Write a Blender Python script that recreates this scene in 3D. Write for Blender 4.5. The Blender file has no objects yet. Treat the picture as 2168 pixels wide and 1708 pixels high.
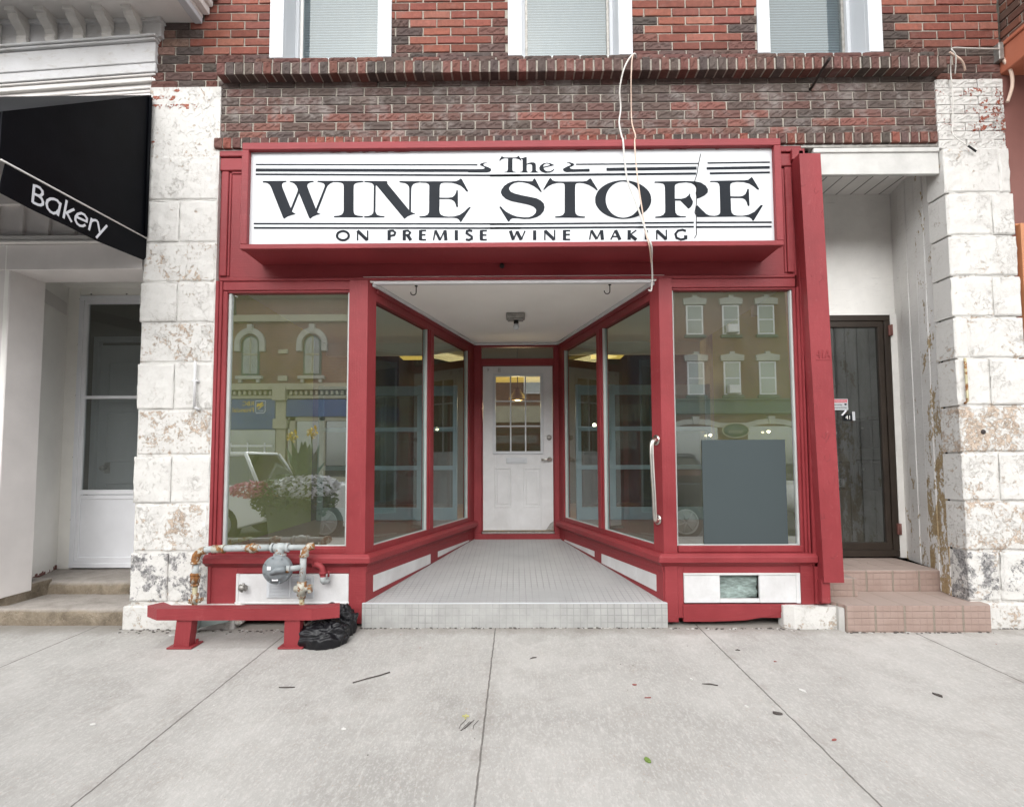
import bpy, bmesh, math, random
from mathutils import Vector, Matrix, noise as mnoise
PI = math.pi
R = math.radians
sc = bpy.context.scene
COL = sc.collection

# ------------------------------------------------------------------ camera, sky, sun, exposure
cam_d = bpy.data.cameras.new('camera')
cam = bpy.data.objects.new('camera', cam_d)
COL.objects.link(cam)
sc.camera = cam
yaw, pitch, roll = -0.00813, 0.05474, -0.00372
f_ = Vector((math.sin(yaw), math.cos(yaw), 0)); r_ = Vector((math.cos(yaw), -math.sin(yaw), 0)); u_ = Vector((0, 0, 1))
f_, u_ = f_*math.cos(pitch)+u_*math.sin(pitch), u_*math.cos(pitch)-f_*math.sin(pitch)
r_, u_ = r_*math.cos(roll)+u_*math.sin(roll), u_*math.cos(roll)-r_*math.sin(roll)
cam.matrix_world = Matrix(((r_.x, u_.x, -f_.x, 0.0769), (r_.y, u_.y, -f_.y, -3.97205), (r_.z, u_.z, -f_.z, 1.25823), (0, 0, 0, 1)))
cam_d.sensor_fit = 'HORIZONTAL'
cam_d.sensor_width = 36
cam_d.lens = 1088/2167*36
cam_d.shift_y = 59.6/2167
cam_d.clip_start = 0.05
cam_d.clip_end = 500

world = bpy.data.worlds.new("World")
sc.world = world
world.use_nodes = True
wn = world.node_tree
wn.nodes.clear()
sky = wn.nodes.new('ShaderNodeTexSky')
sky.sky_type = 'NISHITA'
sky.sun_disc = False
SUN_EL, SUN_AZ = R(33), R(186)
sky.sun_elevation = SUN_EL
sky.sun_rotation = SUN_AZ
sky.air_density = 1.0
sky.dust_density = 1.0
hs = wn.nodes.new('ShaderNodeHueSaturation')
hs.inputs['Saturation'].default_value = 0.08
bg = wn.nodes.new('ShaderNodeBackground')
bg.inputs['Strength'].default_value = 0.15
wo = wn.nodes.new('ShaderNodeOutputWorld')
wn.links.new(sky.outputs[0], hs.inputs['Color'])
wn.links.new(hs.outputs[0], bg.inputs['Color'])
wn.links.new(bg.outputs[0], wo.inputs['Surface'])

sun_d = bpy.data.lights.new('sun', 'SUN')
sun_d.energy = .5
sun_d.angle = R(70)
sun_d.color = (1.0, 0.968, 0.905)
sun = bpy.data.objects.new('sun', sun_d)
COL.objects.link(sun)
sd = Vector((math.sin(SUN_AZ)*math.cos(SUN_EL), math.cos(SUN_AZ)*math.cos(SUN_EL), math.sin(SUN_EL)))
sun.rotation_euler = sd.to_track_quat('Z', 'Y').to_euler()
sun.location = (0, -3, 12)

sc.view_settings.view_transform = 'Standard'
sc.view_settings.look = 'None'
sc.view_settings.exposure = 1.88
sc.view_settings.gamma = 1
sc.render.engine = 'CYCLES'
sc.cycles.max_bounces = 10
sc.cycles.transparent_max_bounces = 16

rnd = random.Random(11)

# ------------------------------------------------------------------ node helper
class NT:
    def __init__(s, name):
        s.m = bpy.data.materials.new(name); s.m.use_nodes = True
        s.t = s.m.node_tree; s.t.nodes.clear()
        s.out = s.t.nodes.new('ShaderNodeOutputMaterial')
        s.co = s.t.nodes.new('ShaderNodeTexCoord').outputs['Object']
    def n(s, typ, **kw):
        nd = s.t.nodes.new(typ)
        for k, v in kw.items(): setattr(nd, k, v)
        return nd
    def put(s, inp, v):
        if v is None: return
        if isinstance(v, bpy.types.NodeSocket): s.t.links.new(v, inp)
        else:
            if isinstance(v, (tuple, list)) and len(v) == 3 and inp.type == 'RGBA': v = (*v, 1)
            inp.default_value = v
    def mapv(s, scale=(1, 1, 1), rot=(0, 0, 0), loc=(0, 0, 0), vec=None):
        nd = s.n('ShaderNodeMapping'); s.put(nd.inputs['Vector'], vec or s.co)
        nd.inputs['Scale'].default_value = scale; nd.inputs['Rotation'].default_value = rot; nd.inputs['Location'].default_value = loc
        return nd.outputs[0]
    def noise(s, scale=5, detail=4, rough=.5, dist=0, vec=None):
        nd = s.n('ShaderNodeTexNoise'); s.put(nd.inputs['Vector'], vec or s.co)
        nd.inputs['Scale'].default_value = scale; nd.inputs['Detail'].default_value = detail
        nd.inputs['Roughness'].default_value = rough; nd.inputs['Distortion'].default_value = dist
        return nd.outputs['Fac']
    def vor(s, scale=5, feature='F1', vec=None, rand=1):
        nd = s.n('ShaderNodeTexVoronoi', feature=feature); s.put(nd.inputs['Vector'], vec or s.co)
        nd.inputs['Scale'].default_value = scale; nd.inputs['Randomness'].default_value = rand
        return nd.outputs['Distance']
    def rng(s, v, a, b, c=0., d=1.):
        nd = s.n('ShaderNodeMapRange'); nd.clamp = True
        s.put(nd.inputs[0], v); s.put(nd.inputs[1], a); s.put(nd.inputs[2], b); s.put(nd.inputs[3], c); s.put(nd.inputs[4], d)
        return nd.outputs[0]
    def ma(s, op, a, b=None, c=None):
        nd = s.n('ShaderNodeMath', operation=op); s.put(nd.inputs[0], a); s.put(nd.inputs[1], b); s.put(nd.inputs[2], c)
        return nd.outputs[0]
    def mix(s, fac, a, b, bt='MIX'):
        nd = s.n('ShaderNodeMix', data_type='RGBA', blend_type=bt)
        s.put(nd.inputs[0], fac); s.put(nd.inputs[6], a); s.put(nd.inputs[7], b)
        return nd.outputs[2]
    def attr(s, name='col'):
        nd = s.n('ShaderNodeAttribute'); nd.attribute_name = name
        return nd.outputs['Color']
    def sep(s, v):
        nd = s.n('ShaderNodeSeparateXYZ'); s.put(nd.inputs[0], v); return nd.outputs
    def bump(s, h, st=.3, dist=.01, nrm=None):
        nd = s.n('ShaderNodeBump'); s.put(nd.inputs['Height'], h)
        nd.inputs['Strength'].default_value = st; nd.inputs['Distance'].default_value = dist
        if nrm: s.put(nd.inputs['Normal'], nrm)
        return nd.outputs[0]
    def bsdf(s, col, rough=.6, nrm=None, metal=0, spec=.5, emit=None, es=0, coat=0):
        p = s.n('ShaderNodeBsdfPrincipled')
        s.put(p.inputs['Base Color'], col); s.put(p.inputs['Roughness'], rough); s.put(p.inputs['Metallic'], metal)
        s.put(p.inputs['Specular IOR Level'], spec)
        if coat: p.inputs['Coat Weight'].default_value = coat; p.inputs['Coat Roughness'].default_value = .15
        if nrm: s.put(p.inputs['Normal'], nrm)
        if emit is not None: s.put(p.inputs['Emission Color'], emit); p.inputs['Emission Strength'].default_value = es
        s.t.links.new(p.outputs[0], s.out.inputs[0]); return p
    def grid(s, comp, p, w, off=0):
        # 1 on the joint line, 0 inside the tile
        v = s.ma('ADD', s.ma('DIVIDE', comp, p), off)
        f = s.ma('FRACT', v)
        d = s.ma('MINIMUM', f, s.ma('SUBTRACT', 1.0, f))
        return s.rng(d, w/p*.5, w/p*1.1, 1, 0)

M = {}
def simple(name, col, rough=.55, var=.12, scale=6, bump=.15, bs=60, metal=0, spec=.4, grain=None, coat=0):
    t = NT(name)
    vec = t.mapv(grain) if grain else t.co
    n = t.noise(scale, 5, .6, vec=vec)
    dark = tuple(c*(1-var) for c in col); light = tuple(min(1, c*(1+var)) for c in col)
    c = t.mix(t.rng(n, .3, .7), dark, light)
    h = t.noise(bs, 4, .6, vec=vec)
    t.bsdf(c, rough, t.bump(h, bump, .004) if bump else None, metal, spec, coat=coat)
    M[name] = t.m
    return t.m

def red_mat(name, grain_scale, worn=0.0):
    t = NT(name)
    big = t.noise(1.7, 4, .6)
    g = t.noise(4, 6, .7, vec=t.mapv(grain_scale))
    fine = t.noise(90, 3, .6)
    c = t.mix(t.rng(big, .3, .7), (.185, .022, .026), (.262, .037, .043))
    c = t.mix(t.ma('MULTIPLY', t.rng(g, .56, .75), .4), c, (.30, .068, .07))
    wn_ = t.rng(t.noise(3.3, 9, .75, .6), .57, .70); c = t.mix(t.ma('MULTIPLY', wn_, .35), c, (.165, .024, .026)); c = t.mix(t.ma('MULTIPLY', t.rng(t.noise(6.5, 9, .8, .3, vec=t.mapv(loc=(4, 2, 1)))  , .60, .68), .30), c, (.33, .10, .10))
    spk = t.rng(t.noise(38, 6, .75, .4), .70-.06*worn, .75-.06*worn)
    c = t.mix(t.ma('MULTIPLY', spk, .6), c, (.46, .19, .19) if worn else (.15, .018, .02))
    h = t.ma('ADD', t.ma('MULTIPLY', g, .8), t.ma('MULTIPLY', fine, .5))
    if worn:
        fl = t.vor(16, 'DISTANCE_TO_EDGE', t.mapv((1, 1, .6), vec=t.mapv()))
        crack = t.rng(t.ma('ADD', fl, t.ma('MULTIPLY', t.rng(t.noise(5, 3), .44, .58), .2)), 0, .02, 1, 0)
        c = t.mix(t.ma('MULTIPLY', crack, .6), c, (.12, .014, .016))
        h = t.ma('SUBTRACT', h, t.ma('MULTIPLY', crack, 1.2))
    t.bsdf(c, t.rng(big, .3, .7, .42, .55), t.bump(h, .6, .005), 0, .3)
    M[name] = t.m
red_mat('red_v', (22, 22, 1.4)); red_mat('red_h', (1.4, 22, 22)); red_mat('red_worn', (9, 9, 2), 1.0)


def scuffed(name, col):
    t = NT(name)
    n = t.noise(3.2, 7, .7, .3); sc_ = t.noise(13, 9, .8, .6, vec=t.mapv((1, 1, .55)))
    c = t.mix(t.rng(n, .35, .68), col, tuple(v*.86 for v in col))
    c = t.mix(t.ma('MULTIPLY', t.rng(sc_, .60, .68), .35), c, (.36, .34, .32))
    z = t.sep(t.co)[2]
    c = t.mix(t.ma('MULTIPLY', t.ma('MULTIPLY', t.rng(z, .95, .40), t.rng(n, .3, .7)), .28), c, (.38, .36, .33))
    t.bsdf(c, .5, t.bump(t.ma('ADD', sc_, t.noise(70, 3)), .25, .004), 0, .35); M[name] = t.m
scuffed('white_paint', (.64, .64, .645))
simple('white_frame', (.53, .548, .57), .4, .03, 3, .08, 40)
simple('sign_white', (.56, .578, .60), .3, .02, 1.5, 0)
simple('sign_black', (.014, .017, .022), .45, .25, 2, 0, spec=.08)
simple('soffit_white', (.86, .84, .80), .7, .04, 1.3, .1, 40)
simple('beige_paint', (.68, .655, .63), .6, .1, 1.6, .2, 50)
simple('greige_paint', (.76, .72, .70), .6, .14, 1.2, .2, 50)
simple('cream_paint', (.87, .855, .815), .6, .09, 1.3, .2, 50)
simple('alu_white', (.78, .79, .82), .35, .04, 4, .05, 50)
simple('bead_grey', (.42, .44, .43), .45, .08, 6, .1, 60)
simple('dark_bronze', (.035, .026, .020), .4, .2, 5, .1, 60)
simple('brown_pink', (.21, .09, .075), .6, .1, 2, .15, 40)
simple('terracotta', (.40, .13, .075), .55, .12, 3, .2, 50)
simple('orange_trim', (.48, .21, .10), .55, .12, 3, .2, 50)
simple('header_white', (.50, .495, .475), .65, .14, 5, .3, 50)
simple('steel', (.62, .60, .56), .28, .1, 20, .05, 200, metal=1)
simple('dull_metal', (.30, .29, .27), .5, .25, 30, .3, 90, metal=.7)
simple('dark_iron', (.04, .032, .03), .6, .3, 30, .3, 90, metal=.4)
simple('brass', (.55, .42, .22), .35, .1, 20, .1, 90, metal=1)
simple('regulator_grey', (.17, .19, .20), .45, .15, 14, .2, 60)
simple('cable_white', (.58, .565, .53), .5, .06, 10, 0)
simple('cable_tan', (.62, .47, .38), .5, .1, 10, 0)
simple('poster_grey', (.056, .070, .073), .7, .02, 2, 0, spec=.1)
simple('olive_wall', (.52, .52, .12), .8, .05, 1, .1, 30)
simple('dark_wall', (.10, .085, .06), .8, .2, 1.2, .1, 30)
simple('int_floor', (.25, .15, .11), .45, .15, 2, .1, 30, grain=(1, 8, 1))
simple('display_floor', (.36, .20, .165), .5, .12, 2, .1, 30, grain=(1, 10, 1))
simple('screen_blue', (.30, .365, .41), .5, .05, 4, .05, 40)
simple('black_cloth', (.006, .006, .008), .42, .3, 12, .06, 60, spec=.4)
simple('black_vinyl', (.003, .0035, .005), .5, .3, 4, .15, 60, spec=.06)
simple('piping', (.62, .60, .58), .5, .1, 10, 0)
simple('text_grey', (.60, .62, .66), .5, .04, 10, 0)
simple('blind_white', (.29, .335, .36), .6, .03, 10, 0)
simple('dark_gap', (.012, .011, .010), .9, .2, 10, 0, spec=.1)
simple('insulation', (.24, .30, .28), .9, .4, 22, 1.0, 60, grain=(1, 1, 3))
simple('leaf_green', (.14, .22, .05), .5, .15, 40, .1)
simple('leaf_yellow', (.40, .38, .16), .5, .2, 40, .1)
simple('twig', (.07, .06, .055), .8, .3, 40, .3)
simple('flake_white', (.62, .61, .59), .6, .05, 10, 0)
simple('flake_red', (.26, .08, .07), .6, .1, 10, 0)
simple('asphalt', (.055, .055, .055), .85, .15, 8, .6, 90)
simple('kerb', (.42, .41, .39), .8, .12, 5, .4, 60)
simple('red_plastic', (.50, .02, .02), .3, .05, 4, 0)
simple('warning_red', (.62, .06, .09), .4, .03, 4, 0)
simple('rubber', (.012, .012, .012), .8, .1, 10, .1)
simple('stone_cream', (.33, .31, .235), .8, .1, 4, .3, 40)
simple('stone_grey', (.34, .34, .31), .8, .1, 4, .3, 40)
simple('sign_blue', (.02, .06, .19), .5, .1, 2, 0)
simple('green_wood', (.035, .075, .06), .5, .2, 2, .1)
simple('yellow_paint', (.62, .42, .05), .5, .05, 2, 0)
simple('petal_white', (.80, .80, .84), .6, .08, 60, 0)
simple('petal_pink', (.62, .16, .28), .6, .2, 60, 0)
simple('petal_yellow', (.80, .60, .03), .6, .1, 60, 0)
simple('foliage', (.045, .11, .03), .6, .35, 12, 0)
simple('planter_dark', (.05, .07, .05), .7, .2, 6, .3)

def emis(name, col, s):
    t = NT(name); t.bsdf(col, .5, emit=col, es=s); M[name] = t.m
emis('lamp_glow', (1.0, .72, .38), 4.0)
emis('panel_glow', (1.0, .66, .14), .22)
emis('spot_glow', (1.0, .85, .55), 9.0)

def glass(name, tint, refl, dust=.03, dustcol=(.5, .52, .5), rough=0.0, wav=0.0):
    t = NT(name)
    tr = t.n('ShaderNodeBsdfTransparent'); tr.inputs[0].default_value = (*tint, 1)
    gl = t.n('ShaderNodeBsdfGlossy'); gl.inputs['Roughness'].default_value = rough; gl.inputs['Color'].default_value = (.93, .97, .95, 1)
    if wav: t.put(gl.inputs['Normal'], t.bump(t.noise(1.3, 2), .12, wav))
    lw = t.n('ShaderNodeLayerWeight'); lw.inputs[0].default_value = .5
    fac = t.ma('ADD', refl+.04, t.ma('MULTIPLY', t.ma('POWER', lw.outputs['Facing'], 4.5), .8)); fac = t.ma('MINIMUM', fac, .95)
    m1 = t.n('ShaderNodeMixShader'); t.put(m1.inputs[0], fac); t.t.links.new(tr.outputs[0], m1.inputs[1]); t.t.links.new(gl.outputs[0], m1.inputs[2])
    df = t.n('ShaderNodeBsdfDiffuse'); df.inputs[0].default_value = (*dustcol, 1)
    dn = t.rng(t.noise(2.2, 6, .65, .5, vec=t.mapv((1, 1, .5))), .35, .75, dust*.5, dust*2.2)
    m2 = t.n('ShaderNodeMixShader'); t.put(m2.inputs[0], dn); t.t.links.new(m1.outputs[0], m2.inputs[1]); t.t.links.new(df.outputs[0], m2.inputs[2])
    t.t.links.new(m2.outputs[0], t.out.inputs[0]); M[name] = t.m
glass('glass', (.62, .71, .62), .33, .034, (.55, .58, .57), wav=.0006)
glass('glass_side', (.56, .66, .67), .05, .03, (.4, .46, .48))
glass('glass_dim', (.42, .45, .45), .12, .04)
glass('glass_upper', (.52, .62, .66), .045, .10, (.30, .36, .39))
glass('car_glass', (.10, .12, .12), .10, .01)
glass('far_glass', (.3, .35, .3), .08, .10, (.16, .18, .16))

def brick_mat(name, bs=.5, ea=.28, et=.56, fade=.06):
    t = NT(name)
    a = t.attr()
    n = t.noise(26, 6, .7, .3); n2 = t.noise(120, 3, .6)
    c = t.mix(t.rng(n, .3, .72), t.mix(1, a, (.72, .70, .68), 'MULTIPLY'), t.mix(1, a, (1.22, 1.18, 1.14), 'MULTIPLY'))
    c = t.mix(t.ma('MULTIPLY', t.rng(t.noise(11, 7, .75, .6), .62, .74), .55), c, (.035, .028, .027))
    ef = t.ma('MULTIPLY', t.rng(t.noise(5, 7, .7, .3), et, et+.18), ea)
    c = t.mix(fade, c, (.125, .098, .088))
    c = t.mix(ef, c, (.26, .235, .22))
    t.bsdf(c, .85, t.bump(t.ma('ADD', n, t.ma('MULTIPLY', n2, .6)), bs, .006), 0, .25)
    M[name] = t.m
brick_mat('brick')
brick_mat('brick_faded', .5, .75, .50, .36)
def mortar():
    t = NT('mortar')
    n = t.noise(30, 5, .7)
    c = t.mix(t.rng(n, .3, .7), (.28, .255, .22), (.40, .37, .32))
    c = t.mix(t.ma('MULTIPLY', t.rng(t.noise(5, 6, .7), .55, .7), .55), c, (.17, .15, .13))
    t.bsdf(c, .95, t.bump(t.noise(80, 4), .6, .006), 0, .2); M['mortar'] = t.m
mortar()

def chipped(name, base=(.60, .588, .562), under=(.40, .315, .245), thr=.0):
    # attribute col: R = how much paint is gone, G = soot, B = red brick underneath
    t = NT(name)
    a = t.sep(t.attr())
    n1 = t.noise(15, 9, .75, .45); n2 = t.noise(52, 5, .65, .3); n0 = t.noise(3.4, 4, .6)
    h = t.ma('ADD', t.ma('ADD', t.ma('MULTIPLY', n1, .50), t.ma('MULTIPLY', n2, .28)), t.ma('MULTIPLY', n0, .22))
    th = t.rng(a[0], 0, 1, .640+thr, .500+thr)
    gone = t.rng(t.ma('SUBTRACT', h, th), -.004, .008)
    sp = t.rng(t.noise(75, 4, .6, .8), .63, .66)
    sp = t.ma('MULTIPLY', sp, t.rng(t.ma('SUBTRACT', h, th), -.10, -.01, .0, 1.))
    gone = t.ma('MAXIMUM', gone, t.ma('MULTIPLY', sp, .8))
    und = t.mix(t.rng(t.noise(19, 5, .7), .35, .65), under, tuple(c*.62 for c in under))
    und = t.mix(t.rng(n2, .45, .7), und, (.62, .52, .43))
    und = t.mix(a[2], und, t.mix(n1, (.20, .055, .035), (.36, .11, .065)))
    dirt = t.rng(t.noise(2.6, 7, .7, .3), .42, .75)
    b = t.mix(t.ma('MULTIPLY', dirt, .22), base, tuple(c*.84 for c in base))
    b = t.mix(t.ma('MULTIPLY', t.rng(n2, .5, .68), .25), b, tuple(c*.8 for c in base))
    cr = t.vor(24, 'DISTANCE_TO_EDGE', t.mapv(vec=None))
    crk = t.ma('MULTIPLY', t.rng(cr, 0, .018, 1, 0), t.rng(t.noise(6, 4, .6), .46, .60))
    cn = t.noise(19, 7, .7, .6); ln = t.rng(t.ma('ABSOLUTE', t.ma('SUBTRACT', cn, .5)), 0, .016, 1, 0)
    ln = t.ma('MULTIPLY', ln, t.rng(t.noise(4.5, 5, .7), .50, .60))  # peeling paint edges, their thin shade painted in as dark wavy lines
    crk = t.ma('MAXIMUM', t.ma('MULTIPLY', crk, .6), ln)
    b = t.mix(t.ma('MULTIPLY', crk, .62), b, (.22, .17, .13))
    c = t.mix(gone, b, und)
    st = t.ma('SUBTRACT', t.noise(10, 10, .78, .25), t.rng(a[1], 0, 1, .80, .46))
    sm = t.ma('MULTIPLY', t.rng(st, 0, .03), .85)
    c = t.mix(sm, c, t.mix(t.rng(t.noise(60, 4), .4, .6), (.055, .055, .06), (.30, .29, .29)))
    hh = t.ma('SUBTRACT', t.ma('ADD', t.ma('MULTIPLY', n2, .30), t.ma('MULTIPLY', n1, .35)), t.ma('ADD', t.ma('MULTIPLY', gone, .5), t.ma('MULTIPLY', crk, .3)))
    t.bsdf(c, .75, t.bump(hh, .75, .012), 0, .3)
    M[name] = t.m
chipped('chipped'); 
def old_boards():
    t = NT('chip_wood')
    a = t.sep(t.attr()); vec = t.mapv((1, 1, .45))
    n1 = t.noise(9, 8, .7, .4, vec=vec); n2 = t.noise(40, 5, .6); gn = t.noise(5, 5, .7, vec=t.mapv((3, 3, 30)))
    h = t.ma('ADD', t.ma('MULTIPLY', n1, .75), t.ma('MULTIPLY', n2, .25))
    z = t.sep(t.co)[2]
    low = t.rng(z, 2.6, .5, -.05, .065)
    gone = t.rng(t.ma('SUBTRACT', t.ma('ADD', h, low), t.rng(a[0], 0, 1.2, .66, .485)), -.003, .005)
    c = t.mix(t.rng(t.noise(2, 5), .35, .7), (.84, .83, .81), (.70, .685, .66))
    c = t.mix(t.ma('MULTIPLY', t.rng(gn, .58, .66), .40), c, (.34, .31, .28))
    c = t.mix(gone, c, t.mix(t.rng(n2, .4, .6), (.34, .24, .13), (.46, .36, .22)))
    t.bsdf(c, .75, t.bump(t.ma('SUBTRACT', t.ma('MULTIPLY', gn, .3), gone), .7, .008), 0, .25); M['chip_wood'] = t.m
old_boards()

def sidewalk_mat():
    t = NT('sidewalk')
    s = t.sep(t.co)
    x, y = s[0], s[1]
    big = t.noise(1.1, 8, .66, .3); mid = t.noise(5, 7, .7, .2)
    st = t.noise(26, 5, .7, vec=t.mapv((1.3, .30, 1), rot=(0, 0, R(-12))))
    st2 = t.noise(85, 4, .7, vec=t.mapv((1.0, .5, 1)))
    c = t.mix(t.rng(big, .32, .7), (.315, .306, .288), (.462, .450, .428))
    c = t.mix(t.ma('MULTIPLY', t.rng(st, .50, .70), .42), c, (.53, .512, .49))
    c = t.mix(t.ma('MULTIPLY', t.rng(mid, .50, .70), .38), c, (.29, .27, .245))
    c = t.mix(t.ma('MULTIPLY', t.rng(st2, .50, .64), .45), c, (.56, .545, .525))
    spk = t.rng(t.noise(150, 3, .6), .66, .72)
    c = t.mix(t.ma('MULTIPLY', spk, .7), c, (.20, .18, .17))
    sp2 = t.rng(t.noise(95, 2, .5, vec=t.mapv(loc=(3, 1, 0))), .68, .73)
    c = t.mix(t.ma('MULTIPLY', sp2, .5), c, (.40, .27, .20))
    # old patch in front of the left window and grime along the wall
    px = t.ma('MULTIPLY', t.rng(x, -2.42, -2.40), t.rng(x, -1.10, -1.08, 1, 0))
    py = t.ma('MULTIPLY', t.rng(y, -.43, -.425), px)
    c = t.mix(t.ma('MULTIPLY', py, .42), c, (.27, .26, .245))
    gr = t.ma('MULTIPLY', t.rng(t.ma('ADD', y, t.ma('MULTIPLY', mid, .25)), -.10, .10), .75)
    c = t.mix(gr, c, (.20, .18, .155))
    # joints
    jx = t.ma('ADD', x, t.ma('MULTIPLY', t.ma('SUBTRACT', t.noise(14, 4, .6), .5), .012))
    j = t.grid(jx, 1.524, .0048, .0557)
    jy = t.grid(t.ma('ADD', y, 3.45), 1.75, .012)
    j = t.ma('MAXIMUM', j, t.ma('MULTIPLY', jy, t.rng(y, -3.0, -2.9, 1, 0)))
    jm = t.rng(t.noise(3, 5, .6, vec=t.mapv((1, 4, 1))), .25, .45, .55, 1)
    jd = t.grid(jx, 1.524, .05, .0557); c = t.mix(t.ma('MULTIPLY', t.ma('MULTIPLY', jd, t.rng(mid, .45, .65)), .30), c, (.24, .22, .20))
    c = t.mix(t.ma('MULTIPLY', t.ma('MULTIPLY', j, jm), .85), c, (.12, .11, .10))
    blot = t.rng(t.noise(2.3, 3, .5, 0, vec=t.mapv(loc=(7, 3, 0))), .66, .72); c = t.mix(t.ma('MULTIPLY', blot, .22), c, (.20, .185, .165))
    h = t.ma('ADD', t.ma('MULTIPLY', st2, .7), t.ma('MULTIPLY', t.noise(140, 4, .7), .8))
    h = t.ma('SUBTRACT', h, t.ma('MULTIPLY', j, 3))
    t.bsdf(c, .85, t.bump(h, .55, .004), 0, .3)
    M['sidewalk'] = t.m
sidewalk_mat()

def step_concrete():
    t = NT('step_concrete')
    n = t.noise(7, 8, .72, .4); n2 = t.noise(2.5, 4)
    z = t.sep(t.co)[2]
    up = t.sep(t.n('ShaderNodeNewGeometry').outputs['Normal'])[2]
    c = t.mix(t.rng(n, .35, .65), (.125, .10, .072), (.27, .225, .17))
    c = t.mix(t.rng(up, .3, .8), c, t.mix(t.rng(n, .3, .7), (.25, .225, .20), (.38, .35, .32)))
    c = t.mix(t.ma('MULTIPLY', t.rng(t.noise(110, 4), .60, .7), .25), c, (.5, .47, .42))
    t.bsdf(c, .9, t.bump(t.ma('ADD', n, t.ma('MULTIPLY', t.noise(50, 4), .4)), .9, .02), 0, .2); M['step_concrete'] = t.m
step_concrete()

def tile_grey():
    t = NT('tile_grey')
    s = t.sep(t.co); up = t.sep(t.n('ShaderNodeNewGeometry').outputs['Normal'])[2]
    up = t.rng(up, .4, .6)
    wob = t.ma('MULTIPLY', t.ma('SUBTRACT', t.noise(6, 2), .5), .006)
    gx = t.grid(t.ma('ADD', s[0], wob), .0508, .0040, .1); gy = t.grid(t.ma('ADD', s[1], wob), .0508, .0040, .3); gz = t.grid(t.ma('ADD', s[2], wob), .0535, .0035, .33)
    gyz = t.ma('ADD', t.ma('MULTIPLY', gy, up), t.ma('MULTIPLY', gz, t.ma('SUBTRACT', 1., up)))
    vis = t.rng(t.noise(1.8, 5, .6, .3), .40, .60, .12, .85)
    vx = t.ma('MULTIPLY', gx, t.ma('MAXIMUM', vis, t.ma('MULTIPLY', t.rng(s[1], .35, 1.1), .45)))
    vy = t.ma('MULTIPLY', gyz, t.ma('MULTIPLY', vis, .95))
    g = t.ma('MAXIMUM', vx, vy)
    fl = t.mix(t.rng(t.noise(1.5, 6, .6), .3, .7), (.33, .33, .33), (.425, .423, .418))
    rs = t.mix(t.rng(t.noise(9, 6, .6), .3, .7), (.31, .31, .30), (.39, .39, .377))
    c = t.mix(up, rs, fl)
    c = t.mix(t.ma('MULTIPLY', t.rng(t.noise(4, 8, .7), .55, .75), .25), c, (.32, .32, .31))
    c = t.mix(t.ma('MULTIPLY', g, .55), c, (.17, .17, .175))
    t.bsdf(c, .6, t.bump(t.ma('SUBTRACT', t.noise(30, 4), t.ma('MULTIPLY', g, 2)), .5, .003), 0, .35); M['tile_grey'] = t.m
tile_grey()

def tile_salmon():
    t = NT('tile_salmon')
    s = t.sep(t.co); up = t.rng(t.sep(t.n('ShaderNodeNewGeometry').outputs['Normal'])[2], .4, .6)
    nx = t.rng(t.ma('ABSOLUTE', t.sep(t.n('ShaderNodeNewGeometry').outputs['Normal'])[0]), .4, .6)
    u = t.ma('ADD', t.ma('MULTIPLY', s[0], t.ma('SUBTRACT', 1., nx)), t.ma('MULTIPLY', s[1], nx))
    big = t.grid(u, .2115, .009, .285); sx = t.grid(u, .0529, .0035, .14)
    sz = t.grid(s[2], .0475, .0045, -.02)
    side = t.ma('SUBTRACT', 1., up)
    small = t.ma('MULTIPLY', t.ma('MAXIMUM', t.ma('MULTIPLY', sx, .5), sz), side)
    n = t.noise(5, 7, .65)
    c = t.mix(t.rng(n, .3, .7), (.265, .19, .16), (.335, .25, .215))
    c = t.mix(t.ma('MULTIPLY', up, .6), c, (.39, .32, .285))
    c = t.mix(t.ma('MULTIPLY', small, .38), c, (.24, .17, .145))
    c = t.mix(t.ma('MULTIPLY', big, t.ma('ADD', .35, t.ma('MULTIPLY', side, .55))), c, (.24, .205, .165))
    cr = t.vor(4.2, 'DISTANCE_TO_EDGE'); crk = t.ma('MULTIPLY', t.rng(cr, 0, .008, 1, 0), t.rng(t.noise(2.3, 2), .50, .56))
    c = t.mix(t.ma('MULTIPLY', crk, .8), c, (.10, .08, .07))
    h = t.ma('SUBTRACT', t.ma('MULTIPLY', t.noise(60, 4), .3), t.ma('ADD', t.ma('MULTIPLY', small, .8), big))
    t.bsdf(c, .65, t.bump(h, .7, .006), 0, .3); M['tile_salmon'] = t.m
tile_salmon()

def rusty(name, amount, paint=(.40, .43, .43)):
    t = NT(name)
    n = t.noise(16, 8, .72, .5)
    r = t.rng(n, .66-amount, .70-amount)
    rust = t.mix(t.rng(t.noise(50, 5, .7), .3, .7), (.10, .040, .016), (.34, .155, .05))
    p = t.mix(t.rng(t.noise(8, 4), .4, .6), paint, tuple(c*.85 for c in paint))
    c = t.mix(r, p, rust)
    t.bsdf(c, t.rng(r, 0, 1, .45, .9), t.bump(t.ma('ADD', t.noise(70, 4), r), .4, .003), 0, .35); M[name] = t.m
rusty('pipe_paint', .085); rusty('pipe_rust', .185, (.42, .41, .35)); rusty('pipe_bottom', .14, (.42, .38, .24))
rusty('steel_bar', .06, (.20, .23, .22))

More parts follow.
